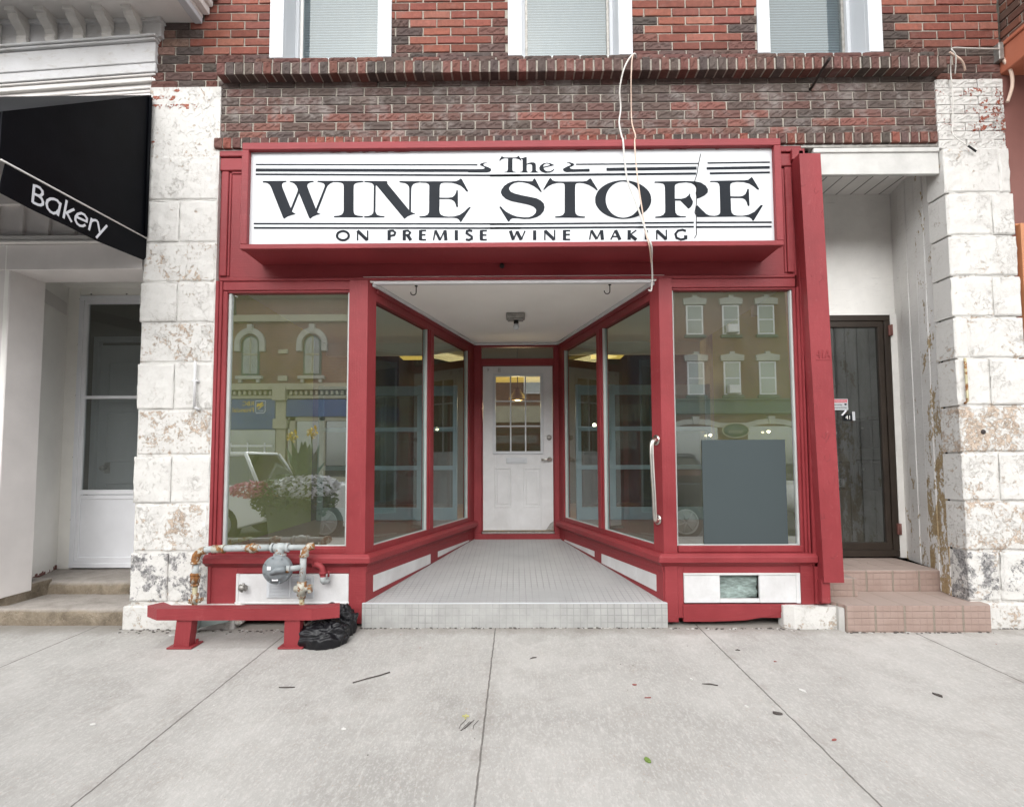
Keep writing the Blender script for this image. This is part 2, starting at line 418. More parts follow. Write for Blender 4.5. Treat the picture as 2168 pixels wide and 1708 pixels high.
def boards(name, col, axis, pitch, w=.006, dark=(.09, .08, .07), off=0., grain=(2, 2, 20)):
    t = NT(name)
    s = t.sep(t.co)
    g = t.grid(s['XYZ'.index(axis)], pitch, w, off)
    n = t.noise(2.5, 6, .65); gn = t.noise(4, 6, .7, vec=t.mapv(grain))
    c = t.mix(t.rng(n, .35, .7), col, tuple(v*.86 for v in col))
    c = t.mix(t.ma('MULTIPLY', t.rng(gn, .60, .72), .35), c, tuple(v*.45 for v in col))
    c = t.mix(t.ma('MULTIPLY', g, .85), c, dark)
    t.bsdf(c, .7, t.bump(t.ma('SUBTRACT', t.ma('MULTIPLY', gn, .4), g), .5, .006), 0, .3); M[name] = t.m
boards('soffit_boards', (.86, .845, .82), 'X', .135, .007, grain=(20, 2, 2))
boards('siding', (.30, .20, .13), 'Z', .09, .01, grain=(2, 2, 20))
boards('panel_weathered', (.86, .845, .81), 'Z', 40., .001, grain=(2, 2, 16))
def flakewood():
    t = NT('flaking_white')
    n = t.noise(9, 8, .72, .4, vec=t.mapv((1, 1, 2.5))); n2 = t.noise(3, 5, .6)
    c = t.mix(t.rng(n2, .3, .7), (.64, .64, .65), (.54, .535, .53))
    c = t.mix(t.ma('MULTIPLY', t.rng(n, .54, .64), .5), c, (.44, .41, .38))
    t.bsdf(c, .75, t.bump(n, .6, .006), 0, .25); M['flaking_white'] = t.m
flakewood()
def hall():
    t = NT('hall_wall')
    n = t.noise(2.6, 8, .75, .8, vec=t.mapv((1, 1, .7)))
    c = t.mix(t.rng(n, .44, .66), (.44, .43, .41), (.24, .225, .20))
    t.bsdf(c, .8, t.bump(n, .4, .01)); M['hall_wall'] = t.m
hall()
simple('bracket_paint', (.62, .60, .57), .7, .14, 9, .4, 60)

# ------------------------------------------------------------------ mesh helper
class MB:
    def __init__(s): s.v = []; s.f = []; s.c = []; s.s = []; s.m = []; s.cur = 0
    def face(s, idx, col=(1, 1, 1), sm=False): s.f.append(tuple(idx)); s.c.append(col); s.s.append(sm); s.m.append(s.cur)
    def poly(s, pts, col=(1, 1, 1)):
        b = len(s.v); s.v += [tuple(p) for p in pts]; s.face(range(b, b+len(pts)), col)
    def box(s, x0, x1, y0, y1, z0, z1, b=.003, col=(1, 1, 1), xf=None):
        if x0 > x1: x0, x1 = x1, x0
        if y0 > y1: y0, y1 = y1, y0
        if z0 > z1: z0, z1 = z1, z0
        b = min(b, (x1-x0)*.3, (y1-y0)*.3, (z1-z0)*.3)
        lo, hi = (x0, y0, z0), (x1, y1, z1)
        base = len(s.v); idx = {}
        if b <= 0:
            for i in range(8):
                p = [hi[a] if i >> a & 1 else lo[a] for a in range(3)]
                s.v.append(tuple(xf(p)) if xf else tuple(p))
            for q in ((0, 2, 3, 1), (4, 5, 7, 6), (0, 1, 5, 4), (2, 6, 7, 3), (0, 4, 6, 2), (1, 3, 7, 5)): s.face([base+k for k in q], col)
            return s
        for i in range(8):
            for a in range(3):
                p = [(hi[k] - (0 if k == a else b)) if i >> k & 1 else (lo[k] + (0 if k == a else b)) for k in range(3)]
                idx[(i, a)] = len(s.v); s.v.append(tuple(xf(p)) if xf else tuple(p))
        def nb(i, a): return i ^ (1 << a)
        for a in range(3):
            u, w = (a+1) % 3, (a+2) % 3
            for sgn in (0, 1):
                c0 = sgn << a
                cs = [c0, c0 | 1 << u, c0 | 1 << u | 1 << w, c0 | 1 << w]
                if not sgn: cs = cs[::-1]
                s.face([idx[(c, a)] for c in cs], col)
        for a in range(3):
            u, w = (a+1) % 3, (a+2) % 3
            for k in range(4):
                c0 = ((k & 1) << u) | ((k >> 1) << w); c1 = c0 | 1 << a
                q = [idx[(c0, u)], idx[(c1, u)], idx[(c1, w)], idx[(c0, w)]]
                if (k in (0, 3)): q = q[::-1]
                s.face(q, col)
        for i in range(8): s.face([idx[(i, 0)], idx[(i, 1)], idx[(i, 2)]], col)
        return s
    def obox(s, A, B, s0, s1, n0, n1, z0, z1, b=.003, col=(1, 1, 1), za=None):
        # box along the ground line A->B; n to the right of A->B
        L = math.hypot(B[0]-A[0], B[1]-A[1]); d = ((B[0]-A[0])/L, (B[1]-A[1])/L); n = (d[1], -d[0])
        def xf(p):
            z = p[2]
            if za and abs(z-z0) < abs(z-z1): z = z + za*(p[0])
            return (A[0]+d[0]*p[0]+n[0]*p[1], A[1]+d[1]*p[0]+n[1]*p[1], z)
        return s.box(s0, s1, n0, n1, z0, z1, b, col, xf)
    def prism(s, pts, h0, h1, axis='z', col=(1, 1, 1), sm=False):
        # extrude the 2D polygon along an axis
        def P(p, h): return {'z': (p[0], p[1], h), 'y': (p[0], h, p[1]), 'x': (h, p[0], p[1])}[axis]
        n = len(pts); b = len(s.v)
        s.v += [P(p, h0) for p in pts] + [P(p, h1) for p in pts]
        s.face(range(b, b+n), col); s.face(range(b+2*n-1, b+n-1, -1), col)
        for i in range(n): s.face((b+i, b+n+i, b+n+(i+1) % n, b+(i+1) % n), col, sm)
        return s
    def tube(s, pts, r, n=10, col=(1, 1, 1), cap=True, rr=None):
        pts = [Vector(p) for p in pts]; b = len(s.v); m = len(pts)
        t0 = (pts[1]-pts[0]).normalized(); ref = Vector((0, 0, 1)) if abs(t0.z) < .9 else Vector((1, 0, 0))
        nx = t0.cross(ref).normalized()
        for i, p in enumerate(pts):
            t = ((pts[min(i+1, m-1)]-pts[max(i-1, 0)])).normalized()
            nx = (nx - t*nx.dot(t)).normalized(); ny = t.cross(nx)
            ra = rr[i] if rr else r
            for k in range(n):
                a = 2*PI*k/n; s.v.append(tuple(p+(nx*math.cos(a)+ny*math.sin(a))*ra))
        for i in range(m-1):
            for k in range(n): s.face((b+i*n+k, b+i*n+(k+1) % n, b+(i+1)*n+(k+1) % n, b+(i+1)*n+k), col, True)
        if cap: s.face([b+k for k in range(n)][::-1], col); s.face([b+(m-1)*n+k for k in range(n)], col)
        return s
    def lathe(s, prof, c, axis='z', n=24, col=(1, 1, 1)):
        # prof = [(radius, height)]
        b = len(s.v); m = len(prof)
        for r, h in prof:
            for k in range(n):
                a = 2*PI*k/n; u, w = r*math.cos(a), r*math.sin(a)
                s.v.append({'z': (c[0]+u, c[1]+w, c[2]+h), 'y': (c[0]+u, c[1]+h, c[2]+w), 'x': (c[0]+h, c[1]+u, c[2]+w)}[axis])
        for i in range(m-1):
            for k in range(n): s.face((b+i*n+k, b+i*n+(k+1) % n, b+(i+1)*n+(k+1) % n, b+(i+1)*n+k), col, True)
        s.face([b+k for k in range(n)], col); s.face([b+(m-1)*n+k for k in range(n)][::-1], col)
        return s
    def build(s, name, mat, parent=None, fixn=True):
        me = bpy.data.meshes.new(name); me.from_pydata(s.v, [], s.f); me.update()
        for m in (mat if isinstance(mat, (list, tuple)) else [mat]): me.materials.append(M[m])
        me.polygons.foreach_set('use_smooth', s.s)
        me.polygons.foreach_set('material_index', s.m)
        at = me.color_attributes.new('col', 'FLOAT_COLOR', 'CORNER')
        dat = []
        for p in me.polygons:
            c = s.c[p.index]
            for _ in range(p.loop_total): dat += [c[0], c[1], c[2], 1.0]
        at.data.foreach_set('color', dat)
        if fixn:
            bm = bmesh.new(); bm.from_mesh(me); bmesh.ops.recalc_face_normals(bm, faces=bm.faces); bm.to_mesh(me); bm.free()
        o = bpy.data.objects.new(name, me); COL.objects.link(o)
        if parent:
            o.parent = parent; o.location = -WP[parent.name]
        WP[o.name] = Vector((0, 0, 0))
        return o
WP = {}
def tag(o, label, cat, group=None):
    o['label'] = label; o['category'] = cat
    if group: o['group'] = group
    return o
def thing(name, label, cat, loc, group=None):
    o = bpy.data.objects.new(name, None); COL.objects.link(o); o.location = loc; o.empty_display_size = .1
    WP[o.name] = Vector(loc)
    return tag(o, label, cat, group)
def struct(o): o['kind'] = 'structure'; return o
def dup(root, off, label, group=None):
    c = root.copy(); COL.objects.link(c); c.location = root.location+Vector(off); c['label'] = label
    if group: c['group'] = group
    for ch in root.children:
        k = ch.copy(); COL.objects.link(k); k.parent = c
        for g in ch.children:
            d = g.copy(); COL.objects.link(d); d.parent = k
    return c
def curve_mesh(name, loops, frame, mat, parent, lift=0.0):
    # loops: outer and hole polygons in mm; frame maps (u, v) to world
    cu = bpy.data.curves.new(name, 'CURVE'); cu.dimensions = '2D'; cu.fill_mode = 'BOTH'
    cu.extrude = .0012
    for lp in loops:
        sp = cu.splines.new('POLY'); sp.points.add(len(lp)-1)
        for i, (a, b) in enumerate(lp): sp.points[i].co = (a/1000, b/1000, 0, 1)
        sp.use_cyclic_u = True
    tmp = bpy.data.objects.new(name, cu); COL.objects.link(tmp)
    me = bpy.data.meshes.new_from_object(tmp)
    bpy.data.objects.remove(tmp)
    for v in me.vertices: v.co = frame(v.co.x, v.co.y, v.co.z+lift)
    me.materials.clear(); me.materials.append(M[mat])
    return me
def add_me(me, name, parent):
    o = bpy.data.objects.new(name, me); COL.objects.link(o)
    if parent: o.parent = parent; o.location = -WP[parent.name]
    WP[o.name] = Vector((0, 0, 0)); return o
def join_me(mes, name, mat, parent):
    bm = bmesh.new()
    for me in mes: bm.from_mesh(me)
    out = bpy.data.meshes.new(name); bm.to_mesh(out); bm.free(); out.materials.append(M[mat])
    return add_me(out, name, parent)
def text_me(body, size, frame, mat, align='CENTER', shear=0):
    cu = bpy.data.curves.new('t', 'FONT'); cu.body = body; cu.size = size; cu.align_x = align; cu.extrude = .001; cu.resolution_u = 3
    tmp = bpy.data.objects.new('t', cu); COL.objects.link(tmp)
    me = bpy.data.meshes.new_from_object(tmp); bpy.data.objects.remove(tmp)
    for v in me.vertices: v.co = frame(v.co.x, v.co.y, v.co.z)
    me.materials.clear(); me.materials.append(M[mat])
    return me
def stroke(pts, w):
    # outline of a stroked polyline in metres, returns list of quads as loops (mm)
    P = [Vector((a/1000, b/1000)) for a, b in pts]; L, Rr = [], []
    closed = (P[0]-P[-1]).length < .004
    for i, p in enumerate(P):
        a = P[i-1] if i > 0 else (P[-2] if closed else None); b = P[i+1] if i < len(P)-1 else (P[1] if closed else None)
        d = Vector((0, 0))
        if a is not None: d += (p-a).normalized()
        if b is not None: d += (b-p).normalized()
        d.normalize(); n = Vector((-d.y, d.x))
        k = 1.0
        if a is not None and b is not None:
            k = 1/max(.6, abs(n.dot(Vector((-(b-p).normalized().y, (b-p).normalized().x)))))
        L.append(p+n*w/2*k); Rr.append(p-n*w/2*k)
    return [[(q.x*1000, q.y*1000) for q in (L[i], L[i+1], Rr[i+1], Rr[i])] for i in range(len(P)-1)]
LET={'W':[[(-1805,3333),(-1799,3338),(-1628,3338),(-1625,3334),(-1632,3329),(-1650,3325),(-1659,3316),(-1660,3300),(-1655,3284),(-1590,3128),(-1542,3256),(-1540,3272),(-1551,3297),(-1568,3316),(-1582,3324),(-1602,3330),(-1601,3336),(-1427,3336),(-1421,3332),(-1428,3327),(-1452,3323),(-1468,3313),(-1471,3296),(-1465,3278),(-1403,3122),(-1341,3288),(-1340,3303),(-1349,3316),(-1369,3323),(-1393,3327),(-1397,3332),(-1391,3336),(-1277,3335),(-1277,3325),(-1297,3317),(-1317,3301),(-1326,3283),(-1389,3108),(-1395,3096),(-1383,3090),(-1365,3083),(-1396,3076),(-1424,3064),(-1445,3047),(-1454,3058),(-1530,3242),(-1579,3112),(-1581,3103),(-1569,3095),(-1553,3084),(-1583,3077),(-1614,3066),(-1640,3048),(-1648,3062),(-1738,3284),(-1751,3307),(-1767,3321),(-1783,3326),(-1801,3327)]],'I':[[(-1276,3335),(-1054,3333),(-1050,3329),(-1056,3324),(-1094,3320),(-1114,3314),(-1123,3302),(-1124,3271),(-1123,3108),(-1120,3090),(-1111,3076),(-1091,3068),(-1055,3065),(-1051,3060),(-1055,3055),(-1265,3057),(-1269,3061),(-1265,3067),(-1233,3069),(-1210,3077),(-1199,3091),(-1196,3109),(-1198,3272),(-1199,3300),(-1205,3313),(-1221,3321),(-1245,3325),(-1276,3325)]],'N':[[(-1046,3328),(-1040,3332),(-879,3330),(-873,3324),(-873,3310),(-710,3108),(-710,3268),(-712,3284),(-722,3300),(-740,3313),(-760,3317),(-781,3319),(-785,3324),(-780,3329),(-635,3327),(-629,3322),(-636,3317),(-660,3314),(-680,3306),(-692,3288),(-695,3268),(-696,3097),(-687,3089),(-663,3079),(-690,3073),(-722,3059),(-744,3041),(-751,3049),(-956,3300),(-960,3294),(-960,3099),(-956,3087),(-946,3073),(-924,3065),(-896,3063),(-891,3059),(-896,3054),(-1039,3053),(-1045,3057),(-1041,3063),(-1011,3065),(-991,3072),(-978,3085),(-974,3101),(-974,3290),(-978,3305),(-990,3315),(-1010,3320),(-1042,3323)]],'E':[[(-635,3322),(-627,3326),(-383,3324),(-359,3326),(-343,3334),(-327,3345),(-319,3340),(-305,3313),(-272,3250),(-277,3244),(-285,3246),(-301,3266),(-327,3289),(-359,3303),(-398,3314),(-454,3315),(-474,3309),(-482,3296),(-484,3274),(-484,3200),(-418,3199),(-390,3203),(-372,3218),(-363,3236),(-359,3255),(-353,3257),(-348,3252),(-347,3131),(-354,3126),(-360,3131),(-364,3149),(-376,3171),(-396,3185),(-418,3189),(-484,3190),(-485,3103),(-482,3083),(-471,3069),(-449,3059),(-413,3055),(-374,3057),(-334,3069),(-301,3091),(-275,3118),(-258,3130),(-252,3126),(-325,3014),(-330,3015),(-340,3033),(-354,3042),(-378,3047),(-631,3050),(-636,3054),(-631,3059),(-591,3063),(-572,3072),(-563,3088),(-562,3104),(-561,3266),(-561,3291),(-567,3305),(-585,3314),(-627,3317)]],'S':[[(274,3241),(272,3235),(266,3237),(244,3260),(213,3284),(173,3303),(134,3313),(102,3314),(70,3308),(47,3293),(33,3274),(33,3258),(44,3241),(74,3227),(121,3214),(184,3201),(236,3189),(267,3172),(289,3148),(294,3122),(288,3093),(266,3065),(231,3045),(187,3034),(144,3033),(97,3039),(57,3040),(44,3034),(32,3015),(25,3014),(14,3031),(-41,3124),(-37,3129),(-29,3129),(-15,3112),(10,3089),(50,3067),(89,3052),(136,3046),(176,3046),(207,3058),(227,3078),(232,3098),(225,3114),(208,3128),(176,3141),(137,3150),(90,3160),(46,3170),(7,3187),(-19,3211),(-30,3236),(-25,3258),(-5,3286),(23,3306),(59,3320),(98,3325),(146,3322),(177,3319),(205,3320),(213,3335),(220,3341),(227,3335),(244,3301)]],'T':[[(286,3259),(328,3334),(338,3344),(345,3338),(355,3325),(375,3318),(407,3315),(580,3315),(608,3319),(624,3332),(634,3339),(640,3334),(686,3256),(688,3248),(682,3245),(659,3265),(623,3287),(588,3300),(553,3304),(533,3302),(524,3292),(521,3266),(520,3087),(524,3069),(540,3056),(562,3051),(591,3049),(594,3044),(589,3039),(375,3042),(369,3046),(375,3051),(408,3054),(428,3062),(440,3078),(442,3096),(444,3270),(443,3293),(436,3303),(418,3306),(387,3305),(351,3296),(319,3278),(295,3255),(289,3252),(285,3255)]],'O':[[(1083,3173),(1081,3152),(1074,3132),(1063,3112),(1049,3094),(1031,3078),(1010,3063),(986,3051),(960,3041),(932,3034),(903,3030),(873,3028),(844,3030),(815,3035),(787,3042),(761,3052),(738,3065),(717,3080),(700,3097),(686,3115),(675,3135),(669,3155),(668,3176),(670,3197),(677,3217),(687,3237),(702,3255),(720,3272),(741,3286),(765,3299),(791,3309),(819,3316),(848,3320),(878,3321),(907,3320),(936,3315),(964,3307),(990,3297),(1013,3284),(1034,3269),(1052,3252),(1066,3234),(1076,3214),(1081,3194)],[(1006,3174),(1004,3152),(999,3131),(991,3111),(980,3093),(966,3077),(951,3063),(933,3052),(914,3044),(894,3039),(874,3037),(854,3039),(834,3044),(815,3053),(798,3064),(783,3078),(770,3095),(759,3113),(752,3133),(747,3154),(746,3176),(748,3197),(753,3218),(761,3238),(772,3256),(786,3273),(801,3287),(819,3298),(838,3306),(858,3311),(878,3312),(899,3311),(918,3305),(937,3297),(954,3285),(970,3271),(983,3255),(993,3236),(1000,3216),(1005,3195)]],'R':[[(1106,3305),(1114,3310),(1346,3312),(1408,3309),(1453,3298),(1486,3275),(1502,3248),(1499,3222),(1475,3201),(1442,3184),(1421,3178),(1415,3191),(1411,3223),(1417,3244),(1414,3263),(1403,3280),(1379,3296),(1342,3302),(1288,3297),(1265,3288),(1258,3275),(1256,3178),(1302,3177),(1335,3185),(1356,3202),(1365,3216),(1371,3213),(1369,3198),(1380,3176),(1390,3155),(1385,3134),(1375,3117),(1358,3102),(1352,3104),(1297,3163),(1259,3164),(1257,3093),(1260,3071),(1272,3054),(1295,3046),(1332,3045),(1337,3041),(1332,3037),(1113,3034),(1107,3039),(1113,3044),(1146,3047),(1169,3057),(1182,3076),(1184,3097),(1185,3263),(1182,3282),(1172,3293),(1151,3298),(1112,3301)],[(1419,3129),(1484,3061),(1509,3049),(1546,3046),(1548,3039),(1418,3038),(1407,3074),(1408,3110)]],'E2':[[(1517,3307),(1524,3311),(1775,3314),(1800,3317),(1815,3330),(1826,3338),(1833,3330),(1879,3247),(1874,3240),(1866,3243),(1840,3266),(1808,3288),(1767,3300),(1717,3303),(1684,3297),(1669,3287),(1666,3268),(1666,3193),(1731,3191),(1756,3195),(1777,3209),(1788,3233),(1791,3246),(1797,3250),(1803,3245),(1804,3122),(1797,3117),(1791,3122),(1785,3148),(1773,3169),(1755,3178),(1730,3179),(1667,3180),(1668,3089),(1672,3068),(1686,3053),(1710,3046),(1751,3045),(1797,3054),(1839,3075),(1868,3105),(1885,3124),(1898,3126),(1902,3121),(1832,3008),(1824,3007),(1816,3023),(1800,3033),(1772,3039),(1546,3039),(1544,3046),(1564,3049),(1581,3058),(1588,3073),(1589,3098),(1589,3268),(1585,3287),(1573,3299),(1552,3303),(1521,3303)]],'The_T':[[(-41,3482),(-26,3509),(-19,3514),(-13,3507),(-1,3503),(78,3502),(91,3504),(101,3516),(108,3510),(126,3478),(122,3476),(108,3488),(83,3495),(62,3497),(58,3491),(57,3406),(63,3395),(84,3391),(84,3388),(-5,3389),(-5,3392),(16,3395),(22,3406),(24,3492),(20,3497),(-1,3497),(-22,3490),(-36,3477)]],'The_h':[[(114,3496),(137,3499),(162,3507),(164,3501),(164,3452),(178,3460),(199,3464),(218,3463),(230,3453),(232,3436),(232,3404),(238,3393),(252,3389),(252,3386),(188,3386),(188,3389),(201,3394),(204,3404),(204,3441),(199,3449),(186,3452),(164,3447),(163,3403),(167,3393),(174,3390),(174,3387),(111,3388),(112,3391),(128,3394),(133,3403),(133,3482),(130,3490),(116,3493)]],'The_e':[[(369,3441),(290,3422),(292,3410),(303,3399),(319,3393),(338,3395),(355,3404),(367,3414),(370,3411),(357,3394),(332,3384),(302,3382),(275,3391),(259,3406),(256,3423),(265,3440),(286,3455),(311,3460),(336,3457),(355,3448)],[(288,3429),(336,3440),(334,3448),(324,3454),(309,3455),(295,3449),(287,3438)]],'curlL':[[(-130,3466),(-155,3457),(-160,3448),(-151,3440),(-122,3429),(-103,3418),(-100,3407),(-109,3396),(-130,3390),(-272,3391),(-272,3416),(-172,3415),(-155,3418),(-147,3427),(-159,3435),(-180,3444),(-185,3450),(-178,3458),(-159,3464)]],'curlR':[[(459,3461),(482,3462),(507,3455),(517,3444),(509,3436),(481,3423),(490,3413),(510,3409),(630,3411),(630,3390),(460,3388),(440,3394),(431,3405),(436,3415),(461,3428),(490,3440),(490,3447),(478,3456)]]}
BARS=[[(-1859,3470),(-203,3453),(-203,3444),(-1859,3461)],[(-1858,3434),(-270,3417),(-270,3395),(-1858,3412)],[(-1858,3396),(115,3371),(115,3358),(-1857,3384)],[(-1863,3019),(113,3002),(113,2991),(-1863,3008)],[(-1862,2988),(113,2970),(113,2958),(-1862,2975)],[(-109,3374),(1418,3376),(1417,3360),(-109,3358)],[(530,3451),(1435,3449),(1434,3441),(530,3442)],[(755,3417),(1422,3421),(1422,3398),(755,3394)],[(1504,3453),(1963,3455),(1963,3445),(1504,3443)],[(1496,3416),(1962,3421),(1961,3401),(1496,3397)],[(1519,3376),(1961,3379),(1960,3365),(1519,3361)],[(-110,3002),(1392,3003),(1392,2991),(-110,2990)],[(-110,2973),(1392,2972),(1391,2959),(-110,2959)],[(1409,3003),(1963,3001),(1962,2989),(1409,2991)],[(1408,2970),(1962,2968),(1961,2955),(1408,2956)]]
CRACK=[(1454,3517),(1435,3435),(1421,3356),(1404,3307),(1417,3271),(1416,3149),(1401,3071),(1412,3052),(1408,2956),(1410,2908),(1394,2881)]
SMALL=[([(-1155,2917),(-1157,2906),(-1163,2897),(-1173,2889),(-1185,2884),(-1198,2883),(-1212,2885),(-1224,2890),(-1234,2897),(-1241,2907),(-1243,2917),(-1241,2928),(-1235,2938),(-1225,2945),(-1213,2950),(-1199,2952),(-1186,2950),(-1173,2945),(-1163,2937),(-1157,2927),(-1155,2917)],0.017),([(-1090,2881),(-1091,2954)],0.01),([(-1091,2953),(-1018,2882)],0.024),([(-1015,2880),(-1016,2955)],0.01),([(-856,2880),(-857,2956)],0.024),([(-857,2952),(-827,2953),(-811,2938),(-818,2919),(-856,2912)],0.015),([(-744,2879),(-745,2955)],0.024),([(-745,2951),(-717,2952),(-700,2937),(-711,2920),(-744,2916)],0.014),([(-720,2919),(-695,2879)],0.024),([(-624,2879),(-624,2955)],0.024),([(-624,2952),(-582,2951)],0.012),([(-624,2919),(-587,2919)],0.012),([(-624,2882),(-582,2882)],0.012),([(-528,2878),(-515,2953)],0.01),([(-514,2951),(-479,2879)],0.02),([(-479,2879),(-447,2950)],0.01),([(-443,2953),(-436,2877)],0.024),([(-359,2877),(-359,2953)],0.024),([(-241,2945),(-261,2950),(-281,2945),(-283,2929),(-264,2916),(-245,2904),(-245,2887),(-267,2878),(-289,2883)],0.017),([(-174,2875),(-174,2951)],0.024),([(-174,2947),(-133,2947)],0.012),([(-174,2915),(-136,2914)],0.012),([(-174,2879),(-133,2879)],0.012),([(40,2946),(62,2876)],0.024),([(62,2876),(88,2941)],0.01),([(88,2941),(120,2876)],0.024),([(120,2876),(149,2945)],0.01),([(219,2874),(219,2946)],0.024),([(294,2873),(295,2947)],0.01),([(295,2944),(363,2876)],0.024),([(366,2873),(367,2949)],0.01),([(439,2872),(439,2947)],0.024),([(439,2943),(482,2942)],0.012),([(439,2913),(479,2913)],0.012),([(439,2876),(481,2876)],0.012),([(623,2873),(636,2945)],0.01),([(637,2944),(676,2877)],0.02),([(676,2877),(709,2943)],0.01),([(712,2945),(718,2872)],0.024),([(779,2872),(814,2944)],0.01),([(816,2944),(847,2871)],0.024),([(793,2896),(834,2896)],0.01),([(914,2871),(916,2943)],0.024),([(968,2943),(921,2907)],0.01),([(921,2907),(967,2870)],0.024),([(1041,2871),(1043,2942)],0.024),([(1117,2871),(1118,2942)],0.01),([(1118,2939),(1187,2872)],0.024),([(1188,2870),(1189,2944)],0.01),([(1333,2934),(1308,2943),(1274,2936),(1255,2912),(1263,2882),(1293,2870),(1327,2876)],0.016),([(1329,2871),(1330,2901)],0.024)]
BAK=[[(-975,2928),(-981,2813)],[(-975,2922),(-960,2927),(-938,2928),(-922,2918),(-920,2901),(-932,2882),(-948,2874),(-974,2872)],[(-944,2874),(-925,2869),(-915,2854),(-916,2836),(-929,2824),(-948,2818),(-981,2816)],[(-800,2895),(-818,2911),(-840,2909),(-865,2898),(-884,2877),(-890,2852),(-883,2829),(-864,2817),(-841,2816),(-819,2831),(-809,2850)],[(-794,2909),(-810,2816)],[(-752,2947),(-770,2819)],[(-693,2916),(-712,2900),(-755,2858)],[(-752,2867),(-733,2849),(-708,2823)],[(-676,2874),(-594,2880),(-593,2904),(-612,2918),(-638,2917),(-664,2899),(-680,2872),(-682,2848),(-668,2832),(-645,2828),(-623,2835),(-603,2853)],[(-553,2923),(-572,2831)],[(-560,2896),(-542,2915),(-523,2924),(-504,2925)],[(-504,2926),(-482,2856)],[(-423,2933),(-511,2804)]]
# ================================================================== GROUND
SL = .021
def gz(y): return SL*y
g = MB()
def sheet(x0, x1, y0, y1, zf, nx, ny):
    b = len(g.v)
    for j in range(ny+1):
        for i in range(nx+1):
            x = x0+(x1-x0)*i/nx; y = y0+(y1-y0)*j/ny; g.v.append((x, y, zf(y)))
    for j in range(ny):
        for i in range(nx):
            a = b+j*(nx+1)+i; g.face((a, a+1, a+nx+2, a+nx+1))
sheet(-60, 60, -5.0, 1.6, gz, 40, 6)
struct(g.build('sidewalk', 'sidewalk', fixn=False))
g = MB(); g.box(-60, 60, -5.16, -5.0, -.40, gz(-5.0), .02)
g.box(-60, 60, -15.16, -15.0, -.40, -.12, .02)
struct(g.build('kerb', 'kerb'))
g = MB(); sheet(-60, 60, -15.0, -5.16, lambda y: -.26, 2, 2); struct(g.build('road', 'asphalt', fixn=False))
g = MB(); sheet(-60, 60, -30, -15.16, lambda y: -.12, 2, 2); struct(g.build('far_sidewalk', 'sidewalk', fixn=False))
g = MB(); sheet(-150, 150, -150, 150, lambda y: -.6, 2, 2); struct(g.build('ground', 'asphalt', fixn=False))

# ================================================================== BRICKS
DARKS = [(0.097, 0.061, 0.055), (0.128, 0.061, 0.053), (0.081, 0.061, 0.055), (0.075, 0.060, 0.056), (0.143, 0.062, 0.051), (0.105, 0.068, 0.062), (0.116, 0.055, 0.048)]
REDS = [(0.194, 0.062, 0.045), (0.166, 0.053, 0.039), (0.224, 0.076, 0.055), (0.147, 0.049, 0.039), (0.255, 0.100, 0.074), (0.186, 0.066, 0.051)]
def jit(c, a=.12):
    k = 1+rnd.uniform(-a, a); return tuple(min(1, v*k*(1+rnd.uniform(-.04, .04))) for v in c)
def brick(mb, x0, x1, z0, z1, y, depth, col, ridge=True, vert=False, under=True):
    w, h = x1-x0, z1-z0
    if w < .012: return
    nu, nv = (14, 6) if ridge else (5, 3)
    if vert: nu, nv = 5, 7
    ph = rnd.uniform(0, 9); a1 = rnd.uniform(.5, 1.3); base = rnd.uniform(.38, .55); amp = rnd.uniform(.14, .28); fr = rnd.uniform(1.5, 3.2)
    b = len(mb.v); e = .0022
    tilt = rnd.uniform(-.0012, .0012); dx = rnd.uniform(-.0015, .0015)
    us = [0, .02]+[i/(nu-1) for i in range(1, nu-1)]+[.98, 1]; vs = [0, .06]+[j/(nv-1) for j in range(1, nv-1)]+[.94, 1]
    for v in vs:
        for u in us:
            px, pz = x0+w*u+dx, z0+h*v+tilt*(u-.5)
            d = mnoise.noise(Vector((px*21, pz*25, y*7+ph)))*.0022
            if ridge:
                if vert:
                    rr = base+amp*math.sin(fr*PI*v+ph)
                    if .12 < v < .9: d += -.004 if u < rr else .0025
                else:
                    rr = base+amp*math.sin(fr*2*PI*u+ph)*math.sin(PI*u)+.05*math.sin(17*u+ph)
                    if .07 < u < .93: d += (-.0045 if v > rr else .002)
            if u in (0, 1) or v in (0, 1): d += .004
            if u in (0, 1): px += mnoise.noise(Vector((pz*60, px*9, ph)))*.002
            if v in (0, 1): pz += mnoise.noise(Vector((px*40, pz*9, ph)))*.0018
            mb.v.append((px, y+d, pz))
    nU, nV = len(us), len(vs)
    for j in range(nV-1):
        for i in range(nU-1):
            a = b+j*nU+i; mb.face((a, a+1, a+nU+1, a+nU), col)
    bb = len(mb.v)
    for (u, v) in ((0, 0), (1, 0), (1, 1), (0, 1)): mb.v.append((x0+w*u+dx, y+depth, z0+h*v))
    c = [b, b+nU-1, b+nU*nV-1, b+nU*(nV-1)]
    for k in range(4): mb.face((c[k], bb+k, bb+(k+1) % 4, c[(k+1) % 4]), col)
PB, HB = .2235, .0713
def course(mb, x0, x1, z, off, y, pal, ridge, holes=(), depth=.05, redcells=None):
    x = x0-(off*PB)
    while x < x1:
        a, b_ = max(x, x0), min(x+PB-.011, x1)
        segs = [(a, b_)]
        for h0, h1 in holes:
            ns = []
            for p, q in segs:
                if q <= h0 or p >= h1: ns.append((p, q))
                else:
                    if p < h0: ns.append((p, h0))
                    if q > h1: ns.append((h1, q))
            segs = ns
        for p, q in segs:
            if q-p > .02:
                pl, rg = pal((p+q)/2, z) if callable(pal) else (pal, ridge)
                brick(mb, p, q, z+rnd.uniform(-.001, .001), z+HB-.0105, y+rnd.uniform(-.0015, .0015), depth, jit(rnd.choice(pl)), rg)
        x += PB
BX0, BX1 = -2.865, 3.955
